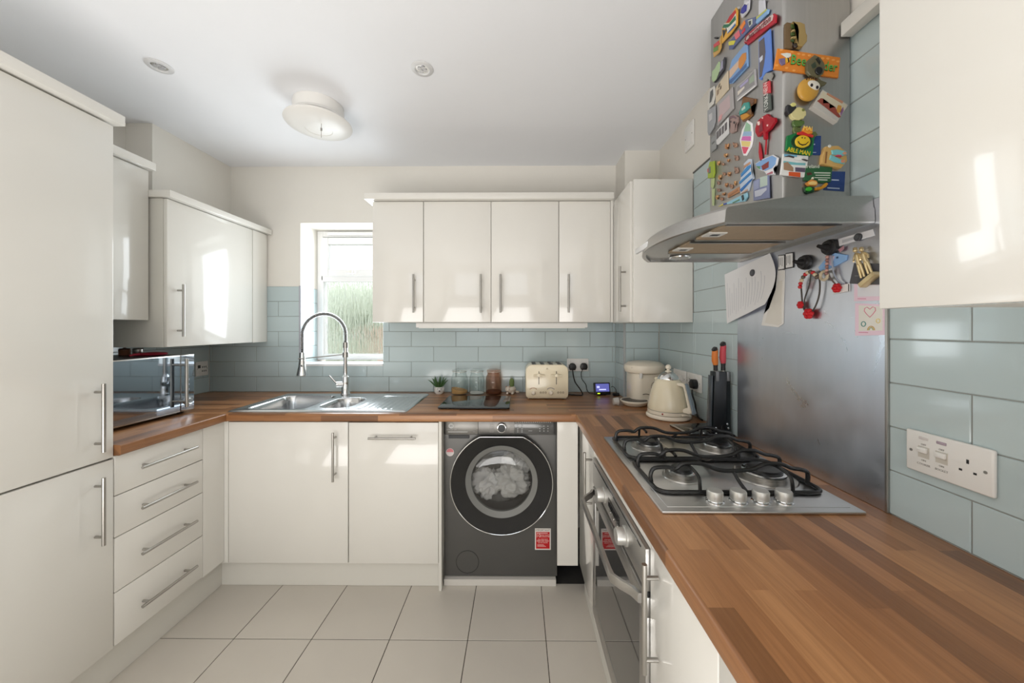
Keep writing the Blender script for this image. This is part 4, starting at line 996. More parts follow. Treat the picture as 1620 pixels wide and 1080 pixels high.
# energy monitor
t = thing('energy_monitor', 'small smart energy monitor with violet screen and green light', 'monitor', (.545, 2.285, W), rotz=.12)
mx = Matrix.Rotation(-.22, 4, 'X')
bm = nb(); box(bm, -.054, .054, -.008, .008, .004, .082, .004); obj('case', xf(bm, mx), 'black', t, SM)
bm = nb(); box(bm, -.043, .046, -.0092, -.0075, .024, .074, .0005); sc = obj('screen', xf(bm, mx), mat('violet_screen', lin((60, 62, 110)), .2, emit=lin((120, 124, 215)), estr=.55), t)
bm = nb(); box(bm, -.036, -.018, -.0096, -.009, .047, .060); box(bm, -.022, .024, -.0096, -.009, .033, .041); obj('readout', xf(bm, mx), mat('screen_digits', lin((210, 212, 250)), .3, emit=lin((190, 195, 250)), estr=.8), sc)
bm = nb(); box(bm, -.034, -.018, -.0096, -.0075, .010, .015, .001); obj('status_light', xf(bm, mx), mat('green_led', lin((170, 220, 60)), .3, emit=lin((190, 240, 40)), estr=2.5), t)
bm = nb(); box(bm, -.03, .03, .008, .046, .0005, .008, .002); obj('stand', bm, 'black', t, SM)
t = thing('power_adaptor', 'black cable connector lying beside the energy monitor', 'adaptor', (.615, 2.27, W), world=True)
obj('body', tube(nb(), [(.608, 2.262, W+.0105), (.645, 2.268, W+.0105)], [.010, .010], 12), 'black', t, SM)
obj('cable', tube(nb(), smooth_path([(.606, 2.305, W+.05), (.618, 2.30, W+.055), (.63, 2.285, W+.04), (.634, 2.272, W+.016)], 5), .002, 6), 'black', t, SM)
# scoop
t = thing('coffee_scoop', 'clear grey plastic scoop lying by the coffee machine', 'scoop', (.565, 2.03, W), world=True)
M['scoopglass'] = mat('grey_scoop_plastic', lin((188, 184, 178)), .15, coat=.4)
obj('cup', lathe(nb(), [(.006, 0), (.019, .002), (.023, .030), (.021, .030), (.0175, .005), (0, .004)], (.533, 1.99, W+.0235), axis='x', n=20), 'scoopglass', t, SM)
obj('stem', tube(nb(), smooth_path([(.560, 2.005, W+.035), (.57, 2.02, W+.034), (.574, 2.045, W+.024), (.572, 2.07, W+.008)], 4), [.007]*13, 8), 'scoopglass', t, SM)

# coffee machine
t = thing('coffee_machine', 'pale cream pod coffee machine in the right corner', 'coffee machine', (.735, 2.07, W), world=True)
Bx, By = .742, 2.085
bm = nb(); prism(bm, rrect(Bx-.09, Bx+.085, By-.085, By+.085, .05), W+.003, W+.19, 'xy', .006); obj('column', bm, 'appliance2', t, SM)
bm = nb(); lathe(bm, [(0, -.034), (.085, -.034), (.108, -.024), (.116, -.004), (.112, .016), (.092, .031), (.05, .038), (0, .04)], (Bx-.004, By-.012, W+.205), n=40, sx=1.0, sy=.93); hd = obj('brew_head', bm, 'appliance2', t, SM)
text_on(bm := nb(), 'TASSIMO', .013, on_front(Bx-.078, By-.089, W+.206, 0) @ Matrix.Rotation(-.65, 4, 'Y')); obj('lettering', bm, plain((176, 160, 140), .5), hd)
obj('water_tank', lathe(nb(), [(.05, .01), (.054, .02), (.054, .20), (.046, .222), (0, .226)], (Bx+.075, By+.04, W), n=28), plain((222, 210, 190), .3), t, SM)
obj('nozzle', cyl(nb(), (Bx-.05, By-.092, W+.182), (Bx-.05, By-.092, W+.152), .010, .007, 14), 'white', t, SM)
tr_ = obj('drip_tray', lathe(nb(), [(.052, .0005), (.066, .008), (.078, .024), (.078, .030), (.073, .031), (.072, .026), (0, .026)], (Bx-.085, By-.085, W), n=36), 'appliance2', t, SM)
obj('grille', lathe(nb(), [(.070, .0265), (.069, .0295), (0, .0295)], (Bx-.085, By-.085, W), n=30), mat('tray_grille', lin((88, 82, 76)), .5, bump=1, bscale=180), tr_)
obj('badge', tube(nb(), [(Bx+.030+.021*math.cos(a), By-.0862, W+.105+.026*math.sin(a)) for a in [2*PI*k/22 for k in range(22)]], .0012, 6, closed=True), plain((150, 132, 112), .5), t)
obj('smile_mark', tube(nb(), smooth_path([(Bx-.038, By-.0858, W+.060), (Bx-.018, By-.0862, W+.063), (Bx+.004, By-.0862, W+.058)], 5), .0022, 6), plain((110, 98, 86), .5), t)

# kettle
kx, ky = .735, 1.735
t = thing('kettle', 'cream dome-shaped electric kettle with chrome lid collar', 'kettle', (kx, ky, W), world=True)
obj('power_base', lathe(nb(), [(.100, .0005), (.108, .006), (.108, .014), (.102, .022), (0, .022)], (kx, ky, W), n=48), 'appliance2', t, SM)
obj('lower_band', lathe(nb(), [(.097, .0225), (.101, .025), (.101, .041), (0, .041)], (kx, ky, W), n=48), 'appliance2', t, SM)
obj('groove', lathe(nb(), [(.0985, .0412), (.0985, .0436), (0, .0436)], (kx, ky, W), n=48), 'handle', t, SM)
bd = obj('body', lathe(nb(), [(.1005, .0438), (.1005, .050), (.097, .075), (.091, .105), (.083, .135), (.074, .16), (.064, .18), (.055, .191), (.052, .193), (0, .193)], (kx, ky, W), n=48), 'appliance', t, SM)
obj('lid', lathe(nb(), [(.0535, .1932), (.053, .197), (.044, .209), (.032, .221), (.018, .2275), (.012, .229), (0, .229)], (kx, ky, W), n=40), 'chrome', t, SM)
obj('lid_knob', lathe(nb(), [(.016, .2292), (.015, .233), (.007, .236), (.0065, .239), (.0135, .246), (.0145, .252), (.012, .259), (.006, .264), (0, .265)], (kx, ky, W), n=24), 'appliance2', t, SM)
hd_ = Vector((.42, -.907, 0)).normalized(); sd_ = Vector((-hd_.y, hd_.x, 0))
def kp(r, z, s=0): return Vector((kx, ky, W+z))+hd_*r+sd_*s
def slab(poly, w):
    bm = nb(); b2 = bmesh.new(); A = [b2.verts.new(kp(r, z, -w)) for r, z in poly]; B = [b2.verts.new(kp(r, z, w)) for r, z in poly]; n = len(poly)
    b2.faces.new(A); b2.faces.new(B[::-1])
    for i in range(n): b2.faces.new((A[i], B[i], B[(i+1) % n], A[(i+1) % n]))
    bmesh.ops.recalc_face_normals(b2, faces=b2.faces); bmesh.ops.bevel(b2, geom=b2.edges[:], offset=.0025, segments=2, affect='EDGES', clamp_overlap=True)
    join(bm, b2); return bm
hn = obj('handle', slab([(.050, .168), (.060, .181), (.098, .184), (.108, .176), (.146, .052), (.140, .044), (.094, .044), (.096, .058), (.112, .068), (.126, .072), (.102, .160), (.096, .168)], .013), 'appliance2', t, SM)
obj('handle_strip', slab([(.104, .184), (.115, .178), (.158, .052), (.153, .044), (.1465, .044), (.1475, .052), (.110, .176)], .0105), mat('blue_grey_handle_inlay', lin((150, 162, 172)), .25, .4), hn, SM)
sp = Vector((-.3, .95, 0)).normalized()
obj('spout', tube(nb(), [Vector((kx, ky, W+.155))+sp*.055, Vector((kx, ky, W+.172))+sp*.078, Vector((kx, ky, W+.184))+sp*.092], [.022, .016, .012], 14), 'appliance', t, SM)
sw = Vector((.45, -.89, 0)).normalized()
obj('switch_tab', box(nb(), -.02, .02, -.008, .008, -.005, .005, .003), 'appliance2', t, SM)
o = [c for c in t.children if c.name.startswith('switch_tab')][0]
o.location = Vector((0, 0, .032))+Vector((hd_.x, hd_.y, 0))*.107
for v in o.data.vertices: v.co += Vector((kx, ky, W))
o.rotation_euler = (0, 0, 0)
a = math.radians(200); obj('indicator', ball(nb(), (kx+.1005*math.cos(math.radians(232)), ky+.1005*math.sin(math.radians(232)), W+.033), .0045, n=10), plain((150, 40, 36), .3), t, SM)
for z in (.082, .09, .118, .125):
    q = Vector((kx, ky, W+z))+Vector((math.cos(math.radians(-47)), math.sin(math.radians(-47)), 0))*(.097-(z-.075)*.23)
    obj('gauge_mark', ball(nb(), q, .0022, n=6), plain((130, 118, 90), .5), t)

KET = bpy.data.objects['kettle']; KET.scale = (.95, .95, .97)
# black tray, knife block, knives
t = thing('black_tray', 'flat black gloss tray with metal edge under the knife block', 'tray', (.77, 1.50, W), world=True)
bm = nb(); prism(bm, [(.672, 1.573), (.690, 1.430), (.866, 1.418), (.866, 1.598)], W+.0008, W+.010, 'xy', .002); obj('slab', bm, 'blackgloss', t, SM)
bm = tube(nb(), [(.674, 1.570, W+.0085), (.691, 1.432, W+.0085)], .0035, 8); obj('metal_edge', bm, 'handle', t, SM)
for k in range(3): obj('stud', ball(nb(), (.700+k*.05, 1.434, W+.0105), .0035, n=8), 'chrome', t, SM)
bx0_, bx1_, by_, bz_ = .786, .864, 1.440, W+.0115
t = thing('knife_block', 'upright black knife block with steel clips against the tiles', 'knife block', (.825, 1.458, bz_), world=True)
bm = nb(); prism(bm, [(bx0_+.004, bz_), (bx1_, bz_), (bx1_-.002, 1.166), (bx0_+.012, 1.166)], by_, by_+.036, 'xz', .002); obj('block', bm, mat('black_block', (.010, .013, .016), .22), t, SM)
bm = nb(); prism(bm, [(bx0_-.006, bz_), (bx0_+.001, bz_), (bx0_+.008, 1.150), (bx0_+.002, 1.150)], by_+.004, by_+.032, 'xz', .001); obj('side_sheet', bm, mat('smoked_acrylic', lin((70, 76, 82)), .12), t, SM)
for x in (bx0_+.022, bx1_-.012): obj('clip', box(nb(), x-.006, x+.006, by_-.003, by_+.006, 1.128, 1.1665, .001), plain((120, 122, 124), .3, .4), t, SM)
for x, z in ((bx0_+.016, .938), (bx1_-.012, .938), (bx1_-.016, .954)): obj('screw', lathe(nb(), [(.004, 0), (.004, .002), (0, .003)], (x, by_, z), axis='-y', n=12), 'chrome', t, SM)
def knife(label, x, y, zt, lean, rgb):
    t = thing('kitchen_knife', label, 'knife', (x, y, 1.1665), world=True, group='knives in the block')
    a = Vector((x, y, 1.167)); b = Vector((x+lean, y-.008, zt)); d = b-a
    bm = tube(nb(), [a, a+d*.18, a+d*.3], [.0085, .0080, .0095], 12); obj('bolster', bm, 'black', t, SM)
    p = [a+d*f+Vector((o_, 0, 0)) for f, o_ in ((.28, 0), (.45, -.002), (.65, -.002), (.85, .0), (.93, .0))]
    obj('grip', tube(nb(), p, [.0095, .0125, .0118, .0112, .010], 14), plain(rgb, .5), t, SM)
    obj('butt', tube(nb(), [a+d*.9, a+d*.97+Vector((-.003, 0, 0)), b+Vector((-.006, 0, 0))], [.0112, .0118, .007], 12), 'black', t, SM)
    bm = nb(); bk = bmesh.new()
    q = [a+Vector((-.003, 0, -.004)), a+Vector((.003, 0, -.004))]; tube(bm, [a+Vector((0, 0, -.0005)), a+Vector((0, 0, .0025))], [.0086, .0086], 12); bk.free()
    obj('collar', bm, 'handle', t, SM)
knife('orange-handled kitchen knife standing in the block', .812, 1.458, 1.262, -.008, (214, 122, 52))
knife('red-handled kitchen knife standing in the block', .842, 1.458, 1.284, -.004, (196, 72, 84))
MAGNETS = [
('blue and silver crest magnet at the top of the chimney', 'f', [
  ('plaque', (200, 200, 206), 0, 0.004, [(1.073, 2.333), (1.05, 2.311), (1.053, 2.287), (1.067, 2.285), (1.087, 2.29), (1.094, 2.309), (1.089, 2.322), (1.076, 2.324)]),
  ('shield', (48, 50, 150), 0.004, 0.006, [(1.085, 2.318), (1.067, 2.317), (1.06, 2.306), (1.063, 2.291), (1.078, 2.296), (1.089, 2.307)]),
  ('scroll', (226, 226, 232), 0.004, 0.006, [(1.071, 2.321), (1.054, 2.311), (1.052, 2.304), (1.067, 2.309)]),
  ('tassel', (190, 190, 190), 0.004, 0.006, [(1.105, 2.341), (1.096, 2.335), (1.091, 2.325), (1.1, 2.329)])]),
('shield magnet with red, green, blue and black flag and gold edge', 'f', [
  ('rim', (222, 168, 66), 0, 0.004, [(1.115, 2.348), (1.107, 2.331), (1.109, 2.288), (1.141, 2.288), (1.192, 2.297), (1.19, 2.349), (1.167, 2.347)]),
  ('stripe_red', (190, 34, 44), 0.004, 0.0054, [(1.117, 2.342), (1.113, 2.332), (1.126, 2.327), (1.151, 2.332), (1.165, 2.343), (1.146, 2.348)]),
  ('stripe_white', (228, 224, 216), 0.004, 0.0048, [(1.115, 2.329), (1.112, 2.313), (1.115, 2.298), (1.159, 2.303), (1.161, 2.318), (1.185, 2.343), (1.177, 2.351), (1.146, 2.326)]),
  ('stripe_green', (30, 112, 74), 0.0046, 0.0056, [(1.177, 2.348), (1.149, 2.325), (1.115, 2.323), (1.113, 2.308), (1.146, 2.316), (1.156, 2.32), (1.185, 2.343)]),
  ('stripe_blue', (44, 104, 176), 0.0046, 0.0056, [(1.154, 2.303), (1.116, 2.299), (1.115, 2.292), (1.144, 2.297), (1.158, 2.302)]),
  ('triangle', (40, 40, 42), 0.0046, 0.0054, [(1.186, 2.338), (1.164, 2.319), (1.18, 2.306)])]),
('red and green figure magnet with black hat at the chimney edge', 'f', [
  ('figure', (198, 156, 84), 0, 0.004, [(1.239, 2.332), (1.205, 2.32), (1.196, 2.327), (1.197, 2.288), (1.209, 2.28), (1.241, 2.288), (1.245, 2.306)]),
  ('coat', (204, 76, 82), 0.004, 0.006, [(1.239, 2.33), (1.209, 2.32), (1.201, 2.302), (1.236, 2.318)]),
  ('leaves', (96, 140, 70), 0.004, 0.0055, [(1.239, 2.317), (1.212, 2.306), (1.212, 2.291), (1.239, 2.304)]),
  ('hat', (26, 26, 28), 0, 0.007, [(1.215, 2.335), (1.216, 2.334), (1.219, 2.334), (1.222, 2.336), (1.226, 2.339), (1.229, 2.343), (1.232, 2.346), (1.232, 2.349), (1.232, 2.35), (1.229, 2.349), (1.226, 2.347), (1.222, 2.344), (1.219, 2.34), (1.216, 2.337)])]),
('long colourful train-like magnet slanting across the chimney', 'f', [
  ('base', (92, 102, 142), 0, 0.004, [(1.067, 2.268), (1.025, 2.24), (1.023, 2.218), (1.05, 2.223), (1.126, 2.234), (1.136, 2.233), (1.152, 2.245), (1.151, 2.269), (1.126, 2.267), (1.098, 2.263), (1.089, 2.267)]),
  ('patch_orange', (232, 132, 46), 0.004, 0.006, [(1.094, 2.268), (1.071, 2.27), (1.067, 2.257), (1.085, 2.252)]),
  ('patch_red', (200, 46, 66), 0.004, 0.006, [(1.086, 2.244), (1.069, 2.246), (1.069, 2.236), (1.082, 2.237)]),
  ('patch_pink', (222, 110, 120), 0.004, 0.006, [(1.122, 2.268), (1.098, 2.263), (1.091, 2.24), (1.112, 2.244)]),
  ('patch_yellow', (214, 206, 70), 0.004, 0.006, [(1.151, 2.269), (1.136, 2.261), (1.115, 2.245), (1.126, 2.24), (1.149, 2.256)]),
  ('ring', (196, 200, 190), 0.004, 0.0055, [(1.055, 2.255), (1.036, 2.244), (1.036, 2.228), (1.049, 2.23)]),
  ('hole', (62, 66, 70), 0.0055, 0.006, [(1.051, 2.249), (1.04, 2.242), (1.04, 2.231), (1.048, 2.234)])]),
('red slanted name-plate magnet with pale lettered face', 'f', [
  ('plate', (176, 22, 44), 0, 0.005, [(0.949, 2.182), (0.942, 2.172), (0.944, 2.153), (0.968, 2.161), (1.058, 2.185), (1.069, 2.195), (1.073, 2.206), (1.067, 2.219), (1.046, 2.214), (0.987, 2.198)]),
  ('face', (214, 196, 192), 0.005, 0.006, [(0.953, 2.183), (0.95, 2.177), (0.954, 2.168), (0.972, 2.172), (1.046, 2.199), (1.06, 2.197), (1.069, 2.204), (1.063, 2.213), (1.035, 2.204), (0.985, 2.194)])]),
('lighthouse magnet with sea at its foot', 'f', [
  ('tower', (206, 208, 216), 0, 0.005, [(1.008, 2.272), (0.987, 2.253), (0.985, 2.227), (0.987, 2.222), (1.009, 2.23)]),
  ('sea', (134, 176, 220), 0, 0.004, [(1.019, 2.229), (0.977, 2.219), (0.97, 2.211), (0.974, 2.203), (1.019, 2.213), (1.023, 2.222)]),
  ('grass', (188, 192, 106), 0.004, 0.005, [(1.019, 2.233), (0.977, 2.22), (0.977, 2.215), (1.019, 2.227)])]),
('tall blue picture magnet showing a dark spire', 'f', [
  ('picture', (98, 136, 214), 0, 0.005, [(1.008, 2.161), (0.965, 2.154), (0.958, 2.038), (0.982, 2.047), (1.0, 2.04), (1.007, 2.048)]),
  ('spire', (94, 88, 92), 0.005, 0.006, [(1.005, 2.152), (0.985, 2.148), (0.98, 2.104), (0.985, 2.076), (0.995, 2.048), (1.003, 2.049)]),
  ('white_bit', (206, 212, 226), 0.006, 0.0065, [(1.003, 2.104), (0.99, 2.103), (0.99, 2.091), (1.001, 2.09)])]),  # white bit of the printed picture
('picture magnet of a sandy coast with orange rock and blue water', 'f', [
  ('picture', (124, 160, 206), 0, 0.005, [(1.06, 2.196), (1.057, 2.121), (1.134, 2.123), (1.148, 2.131), (1.148, 2.177), (1.134, 2.198)]),
  ('sand', (212, 182, 158), 0.005, 0.0058, [(1.146, 2.173), (1.098, 2.17), (1.062, 2.156), (1.063, 2.144), (1.089, 2.15), (1.136, 2.146), (1.147, 2.148)]),
  ('rock', (206, 136, 62), 0.0056, 0.0066, [(1.096, 2.172), (1.078, 2.175), (1.062, 2.166), (1.061, 2.147), (1.071, 2.139), (1.089, 2.135), (1.098, 2.149)]),
  ('water', (74, 108, 158), 0.005, 0.006, [(1.126, 2.137), (1.06, 2.133), (1.06, 2.123), (1.136, 2.126), (1.146, 2.132), (1.146, 2.141)])]),
('pale green leaf-shaped magnet at the chimney edge', 'f', [
  ('backing', (52, 52, 58), 0, 0.004, [(1.201, 2.241), (1.181, 2.237), (1.177, 2.24), (1.174, 2.224), (1.181, 2.199), (1.235, 2.195), (1.24, 2.2), (1.207, 2.209)]),
  ('leaf', (168, 192, 150), 0.002, 0.006, [(1.207, 2.248), (1.199, 2.239), (1.201, 2.217), (1.224, 2.198), (1.241, 2.201), (1.25, 2.217), (1.247, 2.244), (1.23, 2.241)]),
  ('petal', (158, 156, 176), 0.004, 0.006, [(1.193, 2.236), (1.184, 2.235), (1.184, 2.208), (1.201, 2.208)])]),
('beige parchment magnet with small dark figures', 'f', [
  ('parchment', (202, 188, 164), 0, 0.004, [(1.158, 2.181), (1.156, 2.118), (1.228, 2.116), (1.23, 2.172), (1.205, 2.176)]),
  ('figure', (120, 108, 92), 0.004, 0.0048, [(1.21, 2.171), (1.199, 2.17), (1.201, 2.159), (1.212, 2.16)]),
  ('figure', (98, 84, 72), 0.004, 0.0048, [(1.199, 2.157), (1.192, 2.157), (1.194, 2.147), (1.201, 2.148)]),
  ('figure', (150, 130, 108), 0.004, 0.0046, [(1.22, 2.158), (1.205, 2.155), (1.209, 2.14), (1.22, 2.139)])]),
('silver framed grey street picture magnet', 'f', [
  ('frame', (172, 170, 172), 0, 0.0045, [(1.025, 2.09), (1.021, 2.039), (1.107, 2.051), (1.112, 2.056), (1.11, 2.098), (1.067, 2.091)]),
  ('scene', (140, 138, 140), 0.0045, 0.005, [(1.029, 2.086), (1.026, 2.046), (1.106, 2.061), (1.106, 2.093), (1.067, 2.086)]),
  ('sky_patch', (168, 160, 196), 0.005, 0.0054, [(1.094, 2.087), (1.054, 2.082), (1.054, 2.074), (1.089, 2.078)]),
  ('foliage', (150, 164, 146), 0.005, 0.0054, [(1.048, 2.078), (1.028, 2.078), (1.027, 2.057), (1.048, 2.061)]),
  ('wall_patch', (214, 206, 196), 0.005, 0.0054, [(1.104, 2.077), (1.071, 2.072), (1.071, 2.066), (1.103, 2.064)]),
  ('edge', (232, 232, 232), 0.0045, 0.0056, [(1.022, 2.04), (1.021, 2.037), (1.104, 2.048), (1.107, 2.052)])]),
('black and white oval magnet at the chimney edge', 'f', [
  ('oval', (204, 202, 196), 0, 0.004, [(1.264, 2.194), (1.239, 2.187), (1.232, 2.151), (1.247, 2.128), (1.272, 2.128), (1.278, 2.159)]),
  ('inner', (84, 86, 86), 0.004, 0.005, [(1.26, 2.181), (1.245, 2.18), (1.243, 2.159), (1.255, 2.142), (1.266, 2.144)])]),
('large grey embossed picture magnet with faded pink patches', 'f', [
  ('plate', (166, 162, 162), 0, 0.004, [(1.22, 2.115), (1.134, 2.111), (1.128, 2.039), (1.216, 2.035)]),
  ('relief', (186, 166, 168), 0.004, 0.005, [(1.205, 2.099), (1.148, 2.096), (1.144, 2.053), (1.205, 2.05)]),
  ('patch_pink', (206, 150, 150), 0.005, 0.0056, [(1.205, 2.06), (1.186, 2.058), (1.19, 2.043), (1.209, 2.043)])]),
('two-headed figure magnet with turquoise shell and orange belly', 'f', [
  ('body', (120, 82, 48), 0, 0.004, [(1.08, 2.046), (1.046, 2.02), (1.023, 2.002), (1.025, 1.991), (1.042, 1.992), (1.037, 1.963), (1.058, 1.962), (1.082, 1.97), (1.094, 1.997), (1.103, 2.008), (1.089, 2.019)]),
  ('shell', (66, 150, 142), 0.004, 0.009, [(1.091, 2.006), (1.069, 2.02), (1.048, 2.009), (1.044, 1.989), (1.065, 1.989), (1.091, 1.996)]),
  ('belly', (196, 136, 44), 0.004, 0.008, [(1.085, 1.993), (1.058, 1.983), (1.044, 1.968), (1.054, 1.968), (1.076, 1.972), (1.085, 1.983)]),
  ('head', (108, 74, 52), 0.004, 0.008, [(1.046, 2.014), (1.027, 2.004), (1.026, 1.993), (1.037, 1.995)]),
  ('glint', (190, 210, 196), 0.009, 0.0096, [(1.078, 2.007), (1.063, 2.008), (1.06, 1.998), (1.076, 2.0)])]),
('grey mask-like face magnet with dark eyes', 'f', [
  ('mask', (156, 132, 126), 0, 0.007, [(1.144, 2.024), (1.124, 2.017), (1.103, 1.998), (1.103, 1.985), (1.112, 1.979), (1.115, 1.96), (1.134, 1.963), (1.144, 1.974), (1.139, 1.992)]),
  ('eye', (52, 44, 44), 0.007, 0.008, [(1.112, 1.986), (1.113, 1.984), (1.117, 1.984), (1.121, 1.988), (1.122, 1.992), (1.121, 1.994), (1.117, 1.993), (1.113, 1.99)]),
  ('eye', (84, 70, 70), 0.007, 0.008, [(1.131, 2.0), (1.132, 1.998), (1.135, 1.998), (1.138, 2.001), (1.139, 2.005), (1.138, 2.007), (1.135, 2.006), (1.132, 2.003)]),
  ('fringe', (120, 96, 104), 0.007, 0.008, [(1.142, 2.022), (1.124, 2.015), (1.106, 1.999), (1.107, 1.994), (1.124, 2.008), (1.141, 2.012)])]),
('white strip magnet with four dark standing figures', 'f', [
  ('strip', (208, 208, 208), 0, 0.004, [(1.156, 2.028), (1.154, 1.974), (1.215, 1.969), (1.224, 1.975), (1.227, 2.02)]),
  ('figure', (96, 92, 94), 0.004, 0.005, [(1.222, 2.016), (1.21, 2.016), (1.209, 1.991), (1.221, 1.99)]),
  ('figure', (96, 92, 94), 0.004, 0.005, [(1.207, 2.017), (1.195, 2.017), (1.194, 1.992), (1.206, 1.991)]),
  ('figure', (96, 92, 94), 0.004, 0.005, [(1.19, 2.016), (1.178, 2.016), (1.178, 1.991), (1.189, 1.99)]),
  ('figure', (96, 92, 94), 0.004, 0.005, [(1.173, 2.017), (1.161, 2.017), (1.161, 1.993), (1.172, 1.991)])]),
('plain grey slate magnet at the left chimney edge', 'f', [
  ('slate', (152, 154, 158), 0, 0.004, [(1.281, 2.127), (1.232, 2.114), (1.232, 2.061), (1.244, 2.044), (1.274, 2.033), (1.281, 2.048)]),
  ('mark', (188, 188, 190), 0.004, 0.0046, [(1.271, 2.105), (1.25, 2.101), (1.25, 2.077), (1.268, 2.078)])]),
('small dark grey tag magnet below the grey slate magnet', 'f', [
  ('tag', (138, 140, 140), 0, 0.004, [(1.258, 2.016), (1.228, 2.013), (1.228, 1.963), (1.258, 1.964)]),
  ('line', (96, 98, 98), 0.004, 0.0045, [(1.251, 1.995), (1.234, 1.994), (1.234, 1.988), (1.251, 1.988)])]),
('rainbow lettered magnet with white wavy border', 'f', [
  ('border', (238, 236, 238), 0, 0.004, [(1.06, 1.963), (1.04, 1.942), (1.035, 1.911), (1.037, 1.891), (1.043, 1.875), (1.066, 1.86), (1.078, 1.866), (1.09, 1.899), (1.096, 1.922), (1.084, 1.948)]),
  ('band_green', (150, 190, 160), 0.004, 0.005, [(1.063, 1.959), (1.044, 1.939), (1.043, 1.921), (1.075, 1.937)]),
  ('band_blue', (150, 180, 210), 0.004, 0.005, [(1.075, 1.937), (1.04, 1.918), (1.04, 1.905), (1.081, 1.927)]),
  ('band_pink', (206, 110, 180), 0.004, 0.005, [(1.081, 1.926), (1.042, 1.905), (1.043, 1.892), (1.087, 1.917)]),
  ('band_yellow', (226, 206, 130), 0.004, 0.005, [(1.087, 1.915), (1.043, 1.89), (1.049, 1.878), (1.084, 1.898)]),
  ('band_red', (216, 84, 110), 0.004, 0.005, [(1.084, 1.896), (1.052, 1.878), (1.066, 1.866), (1.076, 1.871)])]),
('dark red crab-shaped magnet with hanging red ribbons', 'f', [
  ('crab', (164, 14, 34), 0, 0.008, [(1.019, 1.915), (1.009, 1.931), (0.992, 1.932), (0.972, 1.928), (0.96, 1.912), (0.944, 1.901), (0.942, 1.89), (0.961, 1.88), (0.976, 1.88), (0.976, 1.861), (0.983, 1.863), (0.987, 1.886), (1.002, 1.884), (1.009, 1.885), (1.019, 1.904)]),
  ('shell', (128, 40, 52), 0.008, 0.01, [(0.998, 1.913), (0.987, 1.917), (0.985, 1.89), (1.0, 1.893)]),
  ('fleck', (236, 214, 206), 0.008, 0.0095, [(1.008, 1.928), (0.999, 1.924), (0.998, 1.913), (1.006, 1.916)]),
  ('fleck', (232, 190, 186), 0.008, 0.0095, [(0.99, 1.93), (0.985, 1.927), (0.986, 1.923), (0.99, 1.926)]),
  ('fleck', (232, 190, 186), 0.008, 0.0095, [(0.97, 1.898), (0.965, 1.896), (0.966, 1.891), (0.97, 1.893)]),
  ('ribbon', (176, 22, 40), 0.001, 0.003, [(1.009, 1.872), (1.004, 1.86), (0.998, 1.832), (0.996, 1.804), (1.001, 1.805), (1.009, 1.826), (1.012, 1.844)]),
  ('ribbon', (176, 22, 40), 0.001, 0.003, [(0.983, 1.865), (0.979, 1.863), (0.982, 1.822), (0.987, 1.824), (0.987, 1.841)])]),
('blue map-shaped magnet with dark red island', 'f', [
  ('border', (222, 222, 226), 0, 0.003, [(1.027, 1.818), (0.998, 1.817), (0.956, 1.809), (0.936, 1.791), (0.941, 1.775), (0.952, 1.77), (0.948, 1.752), (0.978, 1.764), (0.989, 1.778), (1.012, 1.794)]),
  ('sea', (128, 166, 214), 0.003, 0.0045, [(1.023, 1.815), (0.998, 1.814), (0.957, 1.807), (0.941, 1.793), (0.945, 1.779), (0.958, 1.774), (0.983, 1.778), (1.009, 1.795)]),
  ('island', (132, 56, 52), 0.0045, 0.006, [(0.996, 1.797), (0.968, 1.797), (0.969, 1.781), (0.991, 1.783)]),
  ('land', (90, 140, 96), 0.0045, 0.006, [(1.017, 1.806), (1.001, 1.799), (1.004, 1.791)]),
  ('caption', (168, 96, 110), 0.003, 0.0042, [(0.977, 1.767), (0.956, 1.765), (0.954, 1.758), (0.976, 1.764)])]),
('blue and white striped magnet with cut-out wavy outline', 'f', [
  ('backing', (196, 208, 224), 0, 0.004, [(1.056, 1.845), (1.042, 1.838), (1.039, 1.801), (1.031, 1.777), (1.042, 1.776), (1.054, 1.75), (1.093, 1.756), (1.096, 1.791), (1.087, 1.814), (1.071, 1.827), (1.077, 1.841)]),
  ('stripe', (60, 134, 196), 0.004, 0.006, [(1.087, 1.814), (1.056, 1.824), (1.043, 1.822), (1.043, 1.814), (1.087, 1.805)]),
  ('stripe', (60, 134, 196), 0.004, 0.006, [(1.096, 1.793), (1.042, 1.802), (1.041, 1.794), (1.094, 1.786)]),
  ('stripe', (44, 116, 190), 0.004, 0.006, [(1.093, 1.768), (1.048, 1.778), (1.035, 1.779), (1.042, 1.773), (1.087, 1.76)]),
  ('stripe', (196, 150, 118), 0.004, 0.006, [(1.071, 1.833), (1.045, 1.832), (1.044, 1.826), (1.074, 1.826)]),
  ('stripe', (200, 164, 140), 0.004, 0.006, [(1.083, 1.756), (1.056, 1.757), (1.056, 1.752), (1.083, 1.753)])]),
('bluish collage picture magnet just above the hood canopy', 'f', [
  ('picture', (126, 134, 168), 0, 0.005, [(1.031, 1.771), (0.971, 1.76), (0.968, 1.697), (1.02, 1.709), (1.031, 1.712)]),
  ('photo', (184, 200, 190), 0.005, 0.0056, [(1.002, 1.767), (0.973, 1.761), (0.973, 1.734), (1.002, 1.739)]),
  ('photo', (150, 158, 190), 0.005, 0.0056, [(1.028, 1.767), (1.006, 1.765), (1.006, 1.739), (1.028, 1.74)]),
  ('photo', (196, 200, 214), 0.005, 0.0056, [(1.025, 1.738), (0.976, 1.729), (0.976, 1.722), (0.998, 1.715), (1.023, 1.72)])]),
('pale blue beach scene magnet low on the chimney', 'f', [
  ('scene', (152, 206, 226), 0, 0.004, [(1.165, 1.754), (1.083, 1.749), (1.062, 1.748), (1.059, 1.733), (1.071, 1.725), (1.163, 1.748)]),
